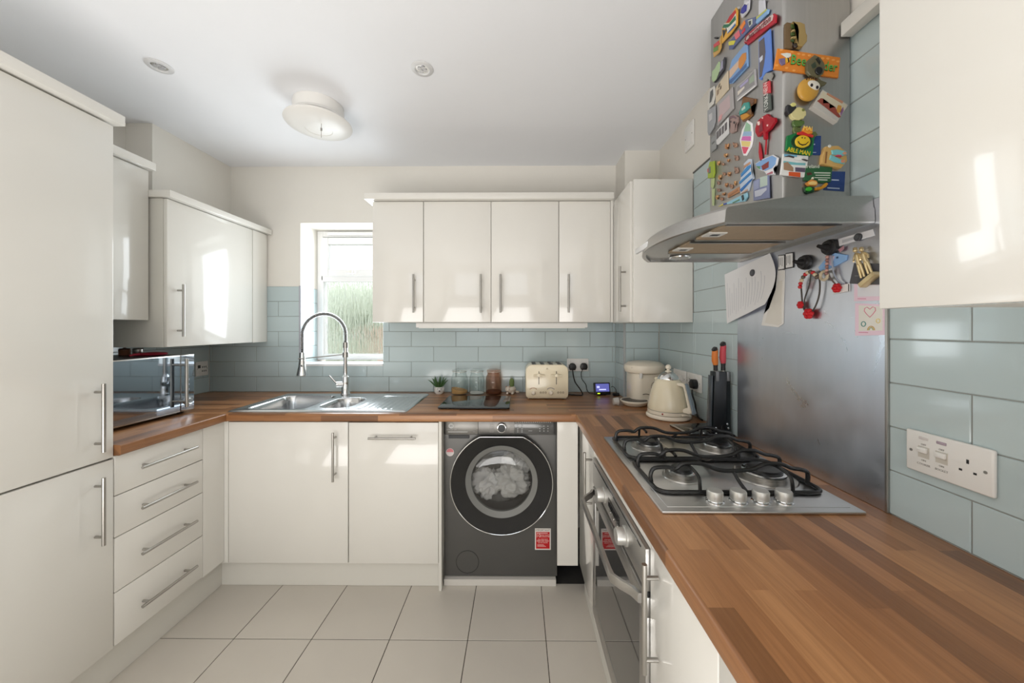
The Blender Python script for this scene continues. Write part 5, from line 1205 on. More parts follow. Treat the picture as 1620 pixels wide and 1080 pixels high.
  ('penguin', (36, 52, 60), 0.004, 0.006, [(1.085, 1.747), (1.077, 1.747), (1.073, 1.733), (1.08, 1.73)]),
  ('foliage', (96, 140, 104), 0.004, 0.005, [(1.132, 1.743), (1.096, 1.741), (1.096, 1.737), (1.128, 1.739)])]),
('small yellow and blue magnet at the chimney foot', 'f', [
  ('tab', (226, 214, 96), 0, 0.004, [(1.215, 1.758), (1.184, 1.758), (1.184, 1.753), (1.201, 1.755)]),
  ('tab_end', (60, 84, 170), 0, 0.004, [(1.184, 1.758), (1.165, 1.754), (1.164, 1.749), (1.184, 1.753)])]),
('green and yellow shield magnet with dangling tail at the left edge', 'f', [
  ('shield', (152, 172, 54), 0, 0.006, [(1.276, 1.908), (1.263, 1.934), (1.238, 1.925), (1.235, 1.883), (1.242, 1.868), (1.276, 1.88)]),
  ('centre', (110, 112, 110), 0.006, 0.0075, [(1.269, 1.914), (1.257, 1.915), (1.255, 1.892), (1.267, 1.893)]),
  ('spot', (196, 70, 60), 0.006, 0.0075, [(1.275, 1.914), (1.269, 1.914), (1.268, 1.9), (1.274, 1.901)]),
  ('tail', (176, 190, 136), 0, 0.003, [(1.258, 1.872), (1.24, 1.867), (1.242, 1.846), (1.25, 1.833), (1.261, 1.842)]),
  ('tail_tip', (182, 196, 146), 0, 0.003, [(1.255, 1.833), (1.238, 1.829), (1.242, 1.771), (1.252, 1.774)])]),
('COPPER', 'f', [
  ('figure', (196, 146, 104), 0, 0.0035, [(1.177, 1.942), (1.173, 1.951), (1.164, 1.943), (1.156, 1.943), (1.158, 1.934), (1.163, 1.933), (1.162, 1.927), (1.173, 1.934)]),
  ('relief', (160, 119, 85), 0.0035, 0.005, [(1.169, 1.941), (1.164, 1.942), (1.164, 1.935)])]),
('COPPER', 'f', [
  ('figure', (178, 140, 116), 0, 0.0035, [(1.115, 1.91), (1.126, 1.914), (1.125, 1.919), (1.131, 1.924), (1.133, 1.935), (1.124, 1.926), (1.115, 1.924), (1.11, 1.912)]),
  ('relief', (145, 114, 95), 0.0035, 0.005, [(1.125, 1.923), (1.119, 1.922), (1.119, 1.917)])]),
('COPPER', 'f', [
  ('figure', (206, 160, 112), 0, 0.0035, [(1.183, 1.916), (1.179, 1.922), (1.172, 1.916), (1.164, 1.915), (1.166, 1.909), (1.171, 1.909), (1.17, 1.904), (1.179, 1.91)]),
  ('relief', (168, 131, 91), 0.0035, 0.005, [(1.176, 1.915), (1.172, 1.915), (1.171, 1.91)])]),
('COPPER', 'f', [
  ('figure', (168, 136, 120), 0, 0.0035, [(1.109, 1.865), (1.119, 1.869), (1.118, 1.874), (1.123, 1.88), (1.126, 1.891), (1.117, 1.883), (1.109, 1.881), (1.105, 1.869)]),
  ('relief', (137, 111, 98), 0.0035, 0.005, [(1.118, 1.879), (1.113, 1.879), (1.113, 1.873)])]),
('COPPER', 'f', [
  ('figure', (196, 146, 104), 0, 0.0035, [(1.165, 1.891), (1.163, 1.896), (1.158, 1.892), (1.153, 1.892), (1.154, 1.887), (1.157, 1.887), (1.157, 1.883), (1.163, 1.887)]),
  ('relief', (160, 119, 85), 0.0035, 0.005, [(1.161, 1.891), (1.158, 1.891), (1.158, 1.888)])]),
('COPPER', 'f', [
  ('figure', (178, 140, 116), 0, 0.0035, [(1.183, 1.884), (1.191, 1.887), (1.191, 1.89), (1.195, 1.893), (1.197, 1.899), (1.19, 1.894), (1.183, 1.892), (1.18, 1.885)]),
  ('relief', (145, 114, 95), 0.0035, 0.005, [(1.191, 1.892), (1.186, 1.891), (1.186, 1.888)])]),
('COPPER', 'f', [
  ('figure', (206, 160, 112), 0, 0.0035, [(1.223, 1.908), (1.22, 1.916), (1.213, 1.91), (1.207, 1.911), (1.208, 1.903), (1.212, 1.902), (1.211, 1.897), (1.22, 1.902)]),
  ('relief', (168, 131, 91), 0.0035, 0.005, [(1.217, 1.908), (1.213, 1.909), (1.213, 1.904)])]),
('COPPER', 'f', [
  ('figure', (168, 136, 120), 0, 0.0035, [(1.109, 1.826), (1.12, 1.829), (1.118, 1.835), (1.124, 1.841), (1.126, 1.854), (1.117, 1.845), (1.109, 1.844), (1.104, 1.831)]),
  ('relief', (137, 111, 98), 0.0035, 0.005, [(1.118, 1.84), (1.113, 1.841), (1.113, 1.834)])]),
('COPPER', 'f', [
  ('figure', (196, 146, 104), 0, 0.0035, [(1.162, 1.845), (1.159, 1.852), (1.152, 1.846), (1.146, 1.847), (1.148, 1.84), (1.152, 1.839), (1.151, 1.834), (1.159, 1.838)]),
  ('relief', (160, 119, 85), 0.0035, 0.005, [(1.156, 1.845), (1.152, 1.845), (1.152, 1.84)])]),
('COPPER', 'f', [
  ('figure', (178, 140, 116), 0, 0.0035, [(1.176, 1.848), (1.184, 1.851), (1.183, 1.854), (1.187, 1.857), (1.189, 1.864), (1.182, 1.858), (1.176, 1.857), (1.172, 1.85)]),
  ('relief', (145, 114, 95), 0.0035, 0.005, [(1.183, 1.856), (1.179, 1.856), (1.179, 1.853)])]),
('COPPER', 'f', [
  ('figure', (206, 160, 112), 0, 0.0035, [(1.216, 1.856), (1.212, 1.865), (1.205, 1.859), (1.198, 1.86), (1.2, 1.851), (1.204, 1.85), (1.203, 1.844), (1.212, 1.849)]),
  ('relief', (168, 131, 91), 0.0035, 0.005, [(1.21, 1.857), (1.205, 1.858), (1.205, 1.852)])]),
('COPPER', 'f', [
  ('figure', (168, 136, 120), 0, 0.0035, [(1.21, 1.831), (1.218, 1.833), (1.217, 1.837), (1.221, 1.841), (1.223, 1.849), (1.216, 1.843), (1.21, 1.842), (1.207, 1.834)]),
  ('relief', (137, 111, 98), 0.0035, 0.005, [(1.217, 1.84), (1.213, 1.841), (1.213, 1.836)])]),
('COPPER', 'f', [
  ('figure', (196, 146, 104), 0, 0.0035, [(1.177, 1.815), (1.174, 1.822), (1.168, 1.817), (1.162, 1.818), (1.164, 1.811), (1.168, 1.81), (1.167, 1.805), (1.174, 1.81)]),
  ('relief', (160, 119, 85), 0.0035, 0.005, [(1.172, 1.815), (1.168, 1.816), (1.168, 1.811)])]),
('COPPER', 'f', [
  ('figure', (178, 140, 116), 0, 0.0035, [(1.136, 1.789), (1.145, 1.791), (1.145, 1.795), (1.149, 1.8), (1.151, 1.809), (1.144, 1.802), (1.136, 1.802), (1.133, 1.792)]),
  ('relief', (145, 114, 95), 0.0035, 0.005, [(1.145, 1.799), (1.14, 1.8), (1.14, 1.795)])]),
('COPPER', 'f', [
  ('figure', (206, 160, 112), 0, 0.0035, [(1.127, 1.801), (1.125, 1.808), (1.121, 1.804), (1.117, 1.806), (1.118, 1.798), (1.12, 1.797), (1.12, 1.792), (1.125, 1.795)]),
  ('relief', (168, 131, 91), 0.0035, 0.005, [(1.123, 1.802), (1.121, 1.803), (1.12, 1.798)])]),
('COPPER', 'f', [
  ('figure', (168, 136, 120), 0, 0.0035, [(1.207, 1.806), (1.217, 1.809), (1.216, 1.812), (1.221, 1.816), (1.223, 1.824), (1.215, 1.818), (1.207, 1.816), (1.203, 1.808)]),
  ('relief', (137, 111, 98), 0.0035, 0.005, [(1.216, 1.815), (1.211, 1.815), (1.21, 1.811)])]),
('COPPER', 'f', [
  ('figure', (196, 146, 104), 0, 0.0035, [(1.193, 1.792), (1.189, 1.796), (1.183, 1.792), (1.176, 1.792), (1.178, 1.787), (1.182, 1.787), (1.181, 1.783), (1.189, 1.787)]),
  ('relief', (160, 119, 85), 0.0035, 0.005, [(1.187, 1.791), (1.183, 1.791), (1.182, 1.788)])]),
('COPPER', 'f', [
  ('figure', (178, 140, 116), 0, 0.0035, [(1.19, 1.77), (1.199, 1.772), (1.198, 1.775), (1.202, 1.779), (1.204, 1.786), (1.197, 1.78), (1.19, 1.78), (1.187, 1.772)]),
  ('relief', (145, 114, 95), 0.0035, 0.005, [(1.198, 1.778), (1.194, 1.778), (1.194, 1.775)])]),
('COPPER', 'f', [
  ('figure', (206, 160, 112), 0, 0.0035, [(1.231, 1.794), (1.227, 1.802), (1.221, 1.797), (1.214, 1.798), (1.216, 1.79), (1.22, 1.789), (1.219, 1.783), (1.227, 1.788)]),
  ('relief', (168, 131, 91), 0.0035, 0.005, [(1.225, 1.794), (1.221, 1.795), (1.22, 1.79)])]),
('copper-coloured bar magnet below the small relief magnets', 'f', [
  ('bar', (190, 136, 96), 0, 0.004, [(1.159, 1.781), (1.099, 1.78), (1.096, 1.763), (1.159, 1.767)]),
  ('relief', (166, 116, 82), 0.004, 0.005, [(1.152, 1.775), (1.105, 1.775), (1.104, 1.769), (1.152, 1.769)])]),
('keyring-topped red and black lettered bar magnet on the chimney corner', 'f', [
  ('bar_red', (200, 66, 74), 0, 0.0045, [(0.991, 2.026), (0.967, 2.016), (0.965, 1.981), (0.991, 1.995)]),
  ('bar_black', (84, 92, 88), 0, 0.0045, [(0.991, 1.991), (0.965, 1.978), (0.963, 1.935), (0.99, 1.943)]),
  ('ring', (150, 150, 146), 0, 0.004, [(0.992, 2.043), (0.98, 2.046), (0.961, 2.034), (0.956, 2.021), (0.965, 2.015), (0.975, 2.027), (0.982, 2.024), (0.992, 2.027)])]),
('tan hedgehog-like animal magnet on a brown board', 'n', [
  ('board', (112, 90, 62), 0, 0.006, [(0.702, 2.141), (0.714, 2.139), (0.715, 2.072), (0.697, 2.073), (0.697, 2.137)]),
  ('animal', (158, 134, 84), 0.002, 0.014, [(0.711, 2.136), (0.73, 2.134), (0.741, 2.129), (0.744, 2.107), (0.748, 2.098), (0.747, 2.084), (0.736, 2.071), (0.724, 2.074), (0.722, 2.085), (0.725, 2.112), (0.722, 2.127)]),
  ('leaf', (78, 96, 46), 0.006, 0.009, [(0.711, 2.133), (0.722, 2.132), (0.724, 2.122), (0.711, 2.123)]),
  ('leaf', (70, 88, 44), 0.006, 0.009, [(0.71, 2.112), (0.721, 2.112), (0.72, 2.104), (0.71, 2.103)]),
  ('leaf', (64, 82, 44), 0.006, 0.009, [(0.71, 2.094), (0.718, 2.094), (0.717, 2.087), (0.711, 2.089)]),
  ('paw', (178, 156, 104), 0.006, 0.012, [(0.711, 2.116), (0.722, 2.118), (0.723, 2.114), (0.713, 2.113)]),
  ('paw', (178, 156, 104), 0.006, 0.012, [(0.71, 2.098), (0.722, 2.099), (0.722, 2.095), (0.71, 2.095)]),
  ('muzzle', (44, 34, 28), 0.006, 0.012, [(0.728, 2.076), (0.726, 2.073), (0.723, 2.07), (0.719, 2.07), (0.715, 2.073), (0.714, 2.076), (0.715, 2.08), (0.719, 2.082), (0.723, 2.082), (0.726, 2.08)])]),
('orange honeycomb sign magnet with a bee and green lettering', 'n', [
  ('sign', (222, 132, 44), 0, 0.004, [(0.679, 2.074), (0.842, 2.049), (0.837, 1.997), (0.669, 2.02)]),
  ('wing', (222, 226, 220), 0.004, 0.006, [(0.686, 2.059), (0.702, 2.061), (0.712, 2.059), (0.713, 2.052), (0.703, 2.047), (0.696, 2.052)]),
  ('bee_head', (118, 104, 140), 0.004, 0.007, [(0.681, 2.045), (0.696, 2.047), (0.697, 2.031), (0.688, 2.028), (0.682, 2.035)]),
  ('bee_stripe', (226, 180, 60), 0.004, 0.007, [(0.697, 2.047), (0.702, 2.047), (0.704, 2.036), (0.699, 2.034)]),
  ('bee_stripe', (60, 48, 40), 0.004, 0.0068, [(0.702, 2.048), (0.705, 2.047), (0.708, 2.038), (0.705, 2.036)]),
  ('bee_stripe', (226, 180, 60), 0.004, 0.007, [(0.705, 2.047), (0.708, 2.045), (0.709, 2.038), (0.708, 2.037)]),
  ('honeycomb', (238, 164, 84), 0.004, 0.0046, [(0.692, 2.07), (0.69, 2.067), (0.685, 2.067), (0.683, 2.07), (0.685, 2.072), (0.69, 2.072)]),
  ('honeycomb', (238, 164, 84), 0.004, 0.0046, [(0.72, 2.065), (0.718, 2.062), (0.713, 2.062), (0.711, 2.065), (0.713, 2.067), (0.718, 2.067)]),
  ('honeycomb', (238, 164, 84), 0.004, 0.0046, [(0.738, 2.058), (0.735, 2.056), (0.731, 2.056), (0.728, 2.058), (0.731, 2.061), (0.735, 2.061)]),
  ('honeycomb', (238, 164, 84), 0.004, 0.0046, [(0.75, 2.057), (0.748, 2.054), (0.743, 2.054), (0.741, 2.057), (0.743, 2.059), (0.748, 2.059)]),
  ('honeycomb', (238, 164, 84), 0.004, 0.0046, [(0.765, 2.055), (0.763, 2.052), (0.758, 2.052), (0.756, 2.055), (0.758, 2.057), (0.763, 2.057)]),
  ('honeycomb', (238, 164, 84), 0.004, 0.0046, [(0.8, 2.047), (0.797, 2.044), (0.793, 2.044), (0.79, 2.047), (0.793, 2.05), (0.797, 2.05)]),
  ('honeycomb', (238, 164, 84), 0.004, 0.0046, [(0.813, 2.046), (0.811, 2.043), (0.806, 2.044), (0.804, 2.046), (0.806, 2.049), (0.811, 2.049)]),
  ('honeycomb', (238, 164, 84), 0.004, 0.0046, [(0.827, 2.043), (0.825, 2.04), (0.82, 2.04), (0.818, 2.043), (0.82, 2.045), (0.825, 2.045)]),
  ('honeycomb', (238, 164, 84), 0.004, 0.0046, [(0.839, 2.038), (0.837, 2.036), (0.832, 2.036), (0.83, 2.038), (0.832, 2.041), (0.837, 2.041)]),
  ('honeycomb', (238, 164, 84), 0.004, 0.0046, [(0.681, 2.03), (0.679, 2.027), (0.674, 2.027), (0.672, 2.03), (0.674, 2.032), (0.679, 2.032)]),
  ('honeycomb', (238, 164, 84), 0.004, 0.0046, [(0.706, 2.023), (0.704, 2.02), (0.699, 2.02), (0.697, 2.023), (0.699, 2.025), (0.704, 2.025)]),
  ('honeycomb', (238, 164, 84), 0.004, 0.0046, [(0.725, 2.016), (0.723, 2.013), (0.718, 2.013), (0.716, 2.016), (0.718, 2.018), (0.723, 2.018)])]),
('olive grey fish-headed magnet with black round eye over the bee sign', 'n', [
  ('body', (104, 98, 72), 0.005, 0.012, [(0.748, 2.034), (0.768, 2.051), (0.783, 2.044), (0.793, 2.029), (0.796, 2.017), (0.79, 2.001), (0.778, 1.991), (0.757, 1.998), (0.748, 2.008)]),
  ('eye', (24, 24, 26), 0.012, 0.015, [(0.787, 2.008), (0.786, 2.004), (0.783, 2.0), (0.779, 1.998), (0.775, 1.998), (0.772, 2.0), (0.769, 2.004), (0.768, 2.008), (0.769, 2.013), (0.772, 2.016), (0.775, 2.018), (0.779, 2.018), (0.783, 2.016), (0.786, 2.013)]),
  ('mark', (30, 32, 28), 0.012, 0.0135, [(0.77, 2.039), (0.776, 2.044), (0.783, 2.031), (0.78, 2.024)]),
  ('mark', (52, 66, 50), 0.012, 0.0135, [(0.758, 2.024), (0.768, 2.032), (0.772, 2.019), (0.763, 2.014)]),
  ('tail', (98, 92, 64), 0.005, 0.011, [(0.78, 1.991), (0.785, 1.986), (0.801, 1.979), (0.796, 1.973), (0.778, 1.966), (0.773, 1.981)])]),
('cream woolly sheep magnet with black face standing on grass', 'n', [
  ('wool', (216, 206, 150), 0, 0.009, [(0.749, 1.901), (0.749, 1.896), (0.745, 1.893), (0.743, 1.888), (0.737, 1.887), (0.732, 1.884), (0.727, 1.885), (0.721, 1.886), (0.717, 1.889), (0.713, 1.892), (0.711, 1.897), (0.709, 1.901), (0.711, 1.906), (0.713, 1.911), (0.717, 1.914), (0.721, 1.917), (0.727, 1.917), (0.732, 1.918), (0.737, 1.916), (0.743, 1.914), (0.745, 1.91), (0.749, 1.906)]),
  ('face', (40, 40, 44), 0.002, 0.011, [(0.7, 1.923), (0.72, 1.92), (0.723, 1.915), (0.717, 1.908), (0.71, 1.901), (0.702, 1.898), (0.698, 1.908)]),
  ('tuft', (214, 208, 128), 0.005, 0.013, [(0.721, 1.922), (0.719, 1.919), (0.716, 1.917), (0.711, 1.917), (0.708, 1.919), (0.706, 1.922), (0.708, 1.925), (0.711, 1.927), (0.716, 1.927), (0.719, 1.925)]),
  ('spot', (120, 126, 62), 0.009, 0.01, [(0.745, 1.91), (0.744, 1.907), (0.741, 1.906), (0.738, 1.907), (0.737, 1.91), (0.738, 1.912), (0.741, 1.913), (0.744, 1.912)]),
  ('legs', (36, 40, 40), 0, 0.005, [(0.719, 1.886), (0.742, 1.886), (0.743, 1.878), (0.719, 1.878)]),
  ('grass', (86, 112, 56), 0.002, 0.007, [(0.717, 1.883), (0.728, 1.885), (0.746, 1.883), (0.747, 1.877), (0.739, 1.869), (0.722, 1.868), (0.716, 1.874)]),
  ('stem', (104, 118, 66), 0, 0.005, [(0.72, 1.868), (0.733, 1.868), (0.733, 1.858), (0.719, 1.857)])]),
('framed city picture magnet tilted to the right', 'n', [
  ('block', (200, 196, 190), 0, 0.014, [(0.787, 1.959), (0.853, 1.919), (0.825, 1.875), (0.761, 1.917)]),
  ('picture', (212, 202, 178), 0.014, 0.0146, [(0.787, 1.955), (0.848, 1.918), (0.83, 1.886), (0.772, 1.929)]),
  ('towers', (150, 70, 58), 0.0146, 0.0154, [(0.772, 1.929), (0.781, 1.936), (0.787, 1.935), (0.786, 1.923), (0.803, 1.923), (0.803, 1.909), (0.818, 1.913), (0.824, 1.901), (0.832, 1.887), (0.827, 1.886)]),
  ('tower', (206, 150, 70), 0.0152, 0.016, [(0.821, 1.907), (0.825, 1.918), (0.833, 1.916), (0.833, 1.899), (0.824, 1.898)]),
  ('tower', (140, 100, 140), 0.0152, 0.016, [(0.83, 1.901), (0.838, 1.913), (0.839, 1.904), (0.832, 1.889)]),
  ('banner', (196, 140, 110), 0.0146, 0.0152, [(0.798, 1.95), (0.839, 1.927), (0.836, 1.922), (0.796, 1.946)])]),
('upper dark blue card behind the smiling hat magnet', 'n', [
  ('card', (38, 66, 128), 0, 0.0008, [(0.766, 1.847), (0.794, 1.847), (0.793, 1.796), (0.761, 1.797)]),
  ('print', (190, 200, 222), 0.0008, 0.0011, [(0.771, 1.826), (0.778, 1.826), (0.778, 1.823), (0.771, 1.823)]),
  ('print', (170, 184, 212), 0.0008, 0.0011, [(0.771, 1.804), (0.781, 1.804), (0.781, 1.802), (0.771, 1.802)])]),
('green magnet with a round smiling face under a straw hat', 'n', [
  ('base', (24, 118, 64), 0.0015, 0.0065, [(0.702, 1.845), (0.729, 1.853), (0.773, 1.843), (0.768, 1.795), (0.761, 1.792), (0.698, 1.807)]),
  ('shade', (20, 60, 36), 0.0065, 0.0075, [(0.766, 1.828), (0.764, 1.819), (0.758, 1.812), (0.749, 1.807), (0.739, 1.806), (0.728, 1.807), (0.719, 1.812), (0.713, 1.819), (0.711, 1.828), (0.713, 1.836), (0.719, 1.843), (0.728, 1.848), (0.739, 1.85), (0.749, 1.848), (0.758, 1.843), (0.764, 1.836)]),
  ('face', (232, 194, 44), 0.0065, 0.0105, [(0.759, 1.828), (0.758, 1.822), (0.755, 1.817), (0.749, 1.814), (0.743, 1.812), (0.736, 1.812), (0.73, 1.814), (0.724, 1.817), (0.721, 1.822), (0.72, 1.828), (0.721, 1.833), (0.724, 1.838), (0.73, 1.842), (0.736, 1.844), (0.743, 1.844), (0.749, 1.842), (0.755, 1.838), (0.758, 1.833)]),
  ('hat_band', (206, 48, 44), 0.0095, 0.0125, [(0.724, 1.85), (0.737, 1.853), (0.766, 1.842), (0.764, 1.837), (0.742, 1.843), (0.724, 1.845)]),
  ('hat_crown', (234, 150, 50), 0.0095, 0.0135, [(0.735, 1.853), (0.74, 1.865), (0.762, 1.86), (0.762, 1.847), (0.751, 1.845)]),
  ('foliage', (92, 106, 60), 0.0015, 0.0065, [(0.718, 1.858), (0.729, 1.867), (0.739, 1.864), (0.735, 1.853), (0.722, 1.85)]),
  ('foliage', (100, 112, 62), 0.0015, 0.0065, [(0.764, 1.854), (0.775, 1.856), (0.781, 1.847), (0.773, 1.84), (0.766, 1.842)]),
  ('eye', (30, 26, 20), 0.0105, 0.0113, [(0.738, 1.837), (0.738, 1.835), (0.737, 1.835), (0.736, 1.835), (0.735, 1.837), (0.736, 1.838), (0.737, 1.839), (0.738, 1.838)]),
  ('eye', (30, 26, 20), 0.0105, 0.0113, [(0.745, 1.836), (0.745, 1.835), (0.744, 1.834), (0.743, 1.835), (0.742, 1.836), (0.743, 1.837), (0.744, 1.838), (0.745, 1.837)]),
  ('smile', (60, 36, 20), 0.0105, 0.0113, [(0.725, 1.827), (0.729, 1.82), (0.737, 1.816), (0.746, 1.818), (0.754, 1.826), (0.753, 1.827), (0.745, 1.82), (0.737, 1.819), (0.73, 1.822), (0.727, 1.828)])]),
('tan plaque magnet carrying a pair of blue flip-flops', 'n', [
  ('plaque', (216, 174, 104), 0, 0.009, [(0.799, 1.815), (0.832, 1.817), (0.852, 1.802), (0.855, 1.777), (0.839, 1.758), (0.812, 1.764), (0.789, 1.77), (0.792, 1.797)]),
  ('sandal', (132, 204, 212), 0.009, 0.012, [(0.812, 1.804), (0.826, 1.806), (0.85, 1.801), (0.853, 1.793), (0.841, 1.789), (0.814, 1.793)]),
  ('sandal', (132, 204, 212), 0.009, 0.012, [(0.81, 1.792), (0.834, 1.781), (0.848, 1.777), (0.845, 1.768), (0.821, 1.773), (0.807, 1.781)]),
  ('toe', (222, 160, 130), 0.012, 0.0126, [(0.85, 1.795), (0.849, 1.793), (0.845, 1.791), (0.841, 1.793), (0.839, 1.795), (0.841, 1.798), (0.845, 1.8), (0.849, 1.798)]),
  ('toe', (222, 150, 120), 0.012, 0.0126, [(0.846, 1.775), (0.844, 1.772), (0.84, 1.77), (0.836, 1.772), (0.835, 1.775), (0.836, 1.778), (0.84, 1.779), (0.844, 1.778)]),
  ('strap', (206, 80, 110), 0.009, 0.013, [(0.825, 1.792), (0.837, 1.791), (0.837, 1.786), (0.823, 1.788)]),
  ('caption', (150, 104, 60), 0.009, 0.0096, [(0.799, 1.801), (0.803, 1.801), (0.8, 1.771), (0.796, 1.771)]),
  ('flower', (236, 236, 230), 0.009, 0.011, [(0.812, 1.815), (0.811, 1.812), (0.808, 1.811), (0.805, 1.813), (0.804, 1.815), (0.805, 1.818), (0.808, 1.819), (0.811, 1.818)])]),
('seaside postcard magnet with gulls and an orange name band', 'n', [
  ('card', (226, 226, 224), 0, 0.004, [(0.693, 1.799), (0.759, 1.793), (0.753, 1.737), (0.686, 1.744)]),
  ('sky', (120, 176, 206), 0.004, 0.0044, [(0.695, 1.798), (0.729, 1.795), (0.728, 1.79), (0.695, 1.792)]),
  ('sea', (120, 184, 190), 0.004, 0.0044, [(0.694, 1.78), (0.729, 1.775), (0.751, 1.774), (0.75, 1.768), (0.711, 1.77), (0.693, 1.775)]),
  ('gull', (238, 238, 236), 0.0044, 0.006, [(0.718, 1.785), (0.735, 1.791), (0.744, 1.788), (0.739, 1.781), (0.726, 1.782)]),
  ('wing', (66, 62, 64), 0.0044, 0.0062, [(0.694, 1.79), (0.707, 1.794), (0.721, 1.79), (0.72, 1.787), (0.707, 1.79)]),
  ('wing', (66, 62, 64), 0.0044, 0.0062, [(0.737, 1.784), (0.748, 1.784), (0.758, 1.78), (0.753, 1.778)]),
  ('town', (160, 130, 104), 0.004, 0.0048, [(0.694, 1.775), (0.704, 1.777), (0.719, 1.762), (0.719, 1.752), (0.694, 1.757)]),
  ('photo', (96, 84, 104), 0.004, 0.0048, [(0.724, 1.763), (0.75, 1.761), (0.749, 1.75), (0.724, 1.752)]),
  ('band', (208, 88, 44), 0.004, 0.0055, [(0.707, 1.751), (0.737, 1.749), (0.737, 1.737), (0.707, 1.741)])]),
('lower dark blue card behind the green verse magnet', 'n', [
  ('card', (38, 66, 128), 0, 0.0008, [(0.817, 1.754), (0.857, 1.753), (0.854, 1.701), (0.799, 1.705)]),
  ('print', (190, 200, 222), 0.0008, 0.0011, [(0.821, 1.733), (0.84, 1.732), (0.84, 1.729), (0.821, 1.73)]),
  ('print', (180, 192, 216), 0.0008, 0.0011, [(0.81, 1.712), (0.842, 1.71), (0.842, 1.707), (0.81, 1.709)])]),
('green verse card magnet with a rainbow and pot at its foot', 'n', [
  ('card', (42, 96, 58), 0.0015, 0.0045, [(0.751, 1.766), (0.821, 1.764), (0.817, 1.725), (0.795, 1.722), (0.746, 1.729)]),
  ('landscape', (84, 40, 34), 0.0045, 0.005, [(0.753, 1.748), (0.764, 1.75), (0.768, 1.744), (0.755, 1.741)]),
  ('verse_line', (206, 214, 200), 0.0045, 0.0049, [(0.773, 1.75), (0.815, 1.749), (0.815, 1.746), (0.773, 1.747)]),
  ('verse_line', (206, 214, 200), 0.0045, 0.0049, [(0.776, 1.743), (0.814, 1.743), (0.814, 1.74), (0.776, 1.741)]),
  ('verse_line', (206, 214, 200), 0.0045, 0.0049, [(0.773, 1.737), (0.814, 1.736), (0.814, 1.734), (0.773, 1.735)]),
  ('verse_line', (206, 214, 200), 0.0045, 0.0049, [(0.783, 1.732), (0.807, 1.731), (0.807, 1.728), (0.783, 1.729)]),
  ('pot', (222, 150, 70), 0.0045, 0.0125, [(0.748, 1.72), (0.759, 1.728), (0.773, 1.725), (0.777, 1.718), (0.773, 1.712), (0.755, 1.713)]),
  ('coins', (240, 206, 130), 0.0125, 0.0135, [(0.774, 1.718), (0.772, 1.716), (0.768, 1.714), (0.762, 1.714), (0.757, 1.714), (0.753, 1.716), (0.751, 1.718), (0.753, 1.72), (0.757, 1.722), (0.762, 1.723), (0.768, 1.722), (0.772, 1.72)]),
  ('rainbow', (214, 150, 40), 0.0045, 0.0105, [(0.773, 1.708), (0.788, 1.711), (0.8, 1.721), (0.805, 1.718), (0.799, 1.709), (0.784, 1.702), (0.773, 1.702)]),
  ('clover', (70, 190, 60), 0.0045, 0.0105, [(0.764, 1.704), (0.762, 1.701), (0.758, 1.699), (0.754, 1.699), (0.75, 1.701), (0.748, 1.704), (0.75, 1.708), (0.754, 1.71), (0.758, 1.71), (0.762, 1.708)]),
  ('candle', (238, 232, 210), 0.0045, 0.0105, [(0.764, 1.73), (0.766, 1.736), (0.768, 1.73)]),
  ('base', (28, 74, 46), 0.0025, 0.0065, [(0.746, 1.712), (0.773, 1.711), (0.772, 1.698), (0.755, 1.694), (0.748, 1.699)])])]
# ------------------------------------------------------------------ magnets on the hood chimney
FXC, NYC, SXC = .6872, .9334, .8702
def flat_piece(face, pts, lo, hi):
    bm = nb(); t = bmesh.new()
    def P(u, v, h): return {'f': (FXC-h, u, v), 's': (SXC-h, u, v), 'n': (u, NYC-h, v)}[face]
    c = Vector((sum(p[0] for p in pts)/len(pts), sum(p[1] for p in pts)/len(pts))); ch = min(.0012, (hi-lo)*.4)
    def ins(p):
        d = Vector(p)-c; l = max(d.length, 1e-6); return c+d*max(0, 1-ch/l)
    A = [t.verts.new(P(*p, lo)) for p in pts]; B = [t.verts.new(P(*p, hi-ch)) for p in pts]; Q = [t.verts.new(P(*ins(p), hi)) for p in pts]; n = len(pts)
    f1 = t.faces.new(A); f2 = t.faces.new(Q[::-1])
    for U, V in ((A, B), (B, Q)):
        for i in range(n): t.faces.new((U[i], V[i], V[(i+1) % n], U[(i+1) % n]))
    bmesh.ops.triangulate(t, faces=[f1, f2]); join(bm, t); return bm
def centre(face, pts):
    u = sum(p[0] for p in pts)/len(pts); v = sum(p[1] for p in pts)/len(pts)
    return {'f': (FXC, u, v), 's': (SXC, u, v), 'n': (u, NYC, v)}[face]
MAG = {}
ORD = ['topmost', 'second', 'third', 'fourth', 'fifth', 'sixth', 'seventh', 'eighth', 'ninth', 'tenth', 'eleventh', 'twelfth', 'thirteenth', 'fourteenth', 'fifteenth', 'sixteenth', 'seventeenth', 'eighteenth', 'lowest']
CZ = sorted([centre(f, p[0][4])[2] for l, f, p in MAGNETS if l == 'COPPER'], reverse=True)
def copper_label(z):
    k = CZ.index(z); w = ORD[k]
    return 'small copper-toned relief magnet low on the hood chimney, '+(w if k in (0, 18) else w+' from the top')+' of the cluster'
for label, face, pieces in MAGNETS:
    cop = label == 'COPPER'
    t = thing('fridge_magnet', copper_label(centre(face, pieces[0][4])[2]) if cop else label, 'magnet', centre(face, pieces[0][4]), world=True, group='copper relief magnets' if cop else 'magnets on the cooker hood')
    MAG[label] = t
    for i, (part, rgb, lo, hi, pts) in enumerate(pieces):
        obj(part, flat_piece(face, pts, lo+.0003 if i == 0 else lo, hi), plain(rgb, .35) if not cop else plain(rgb, .4, .3), t)
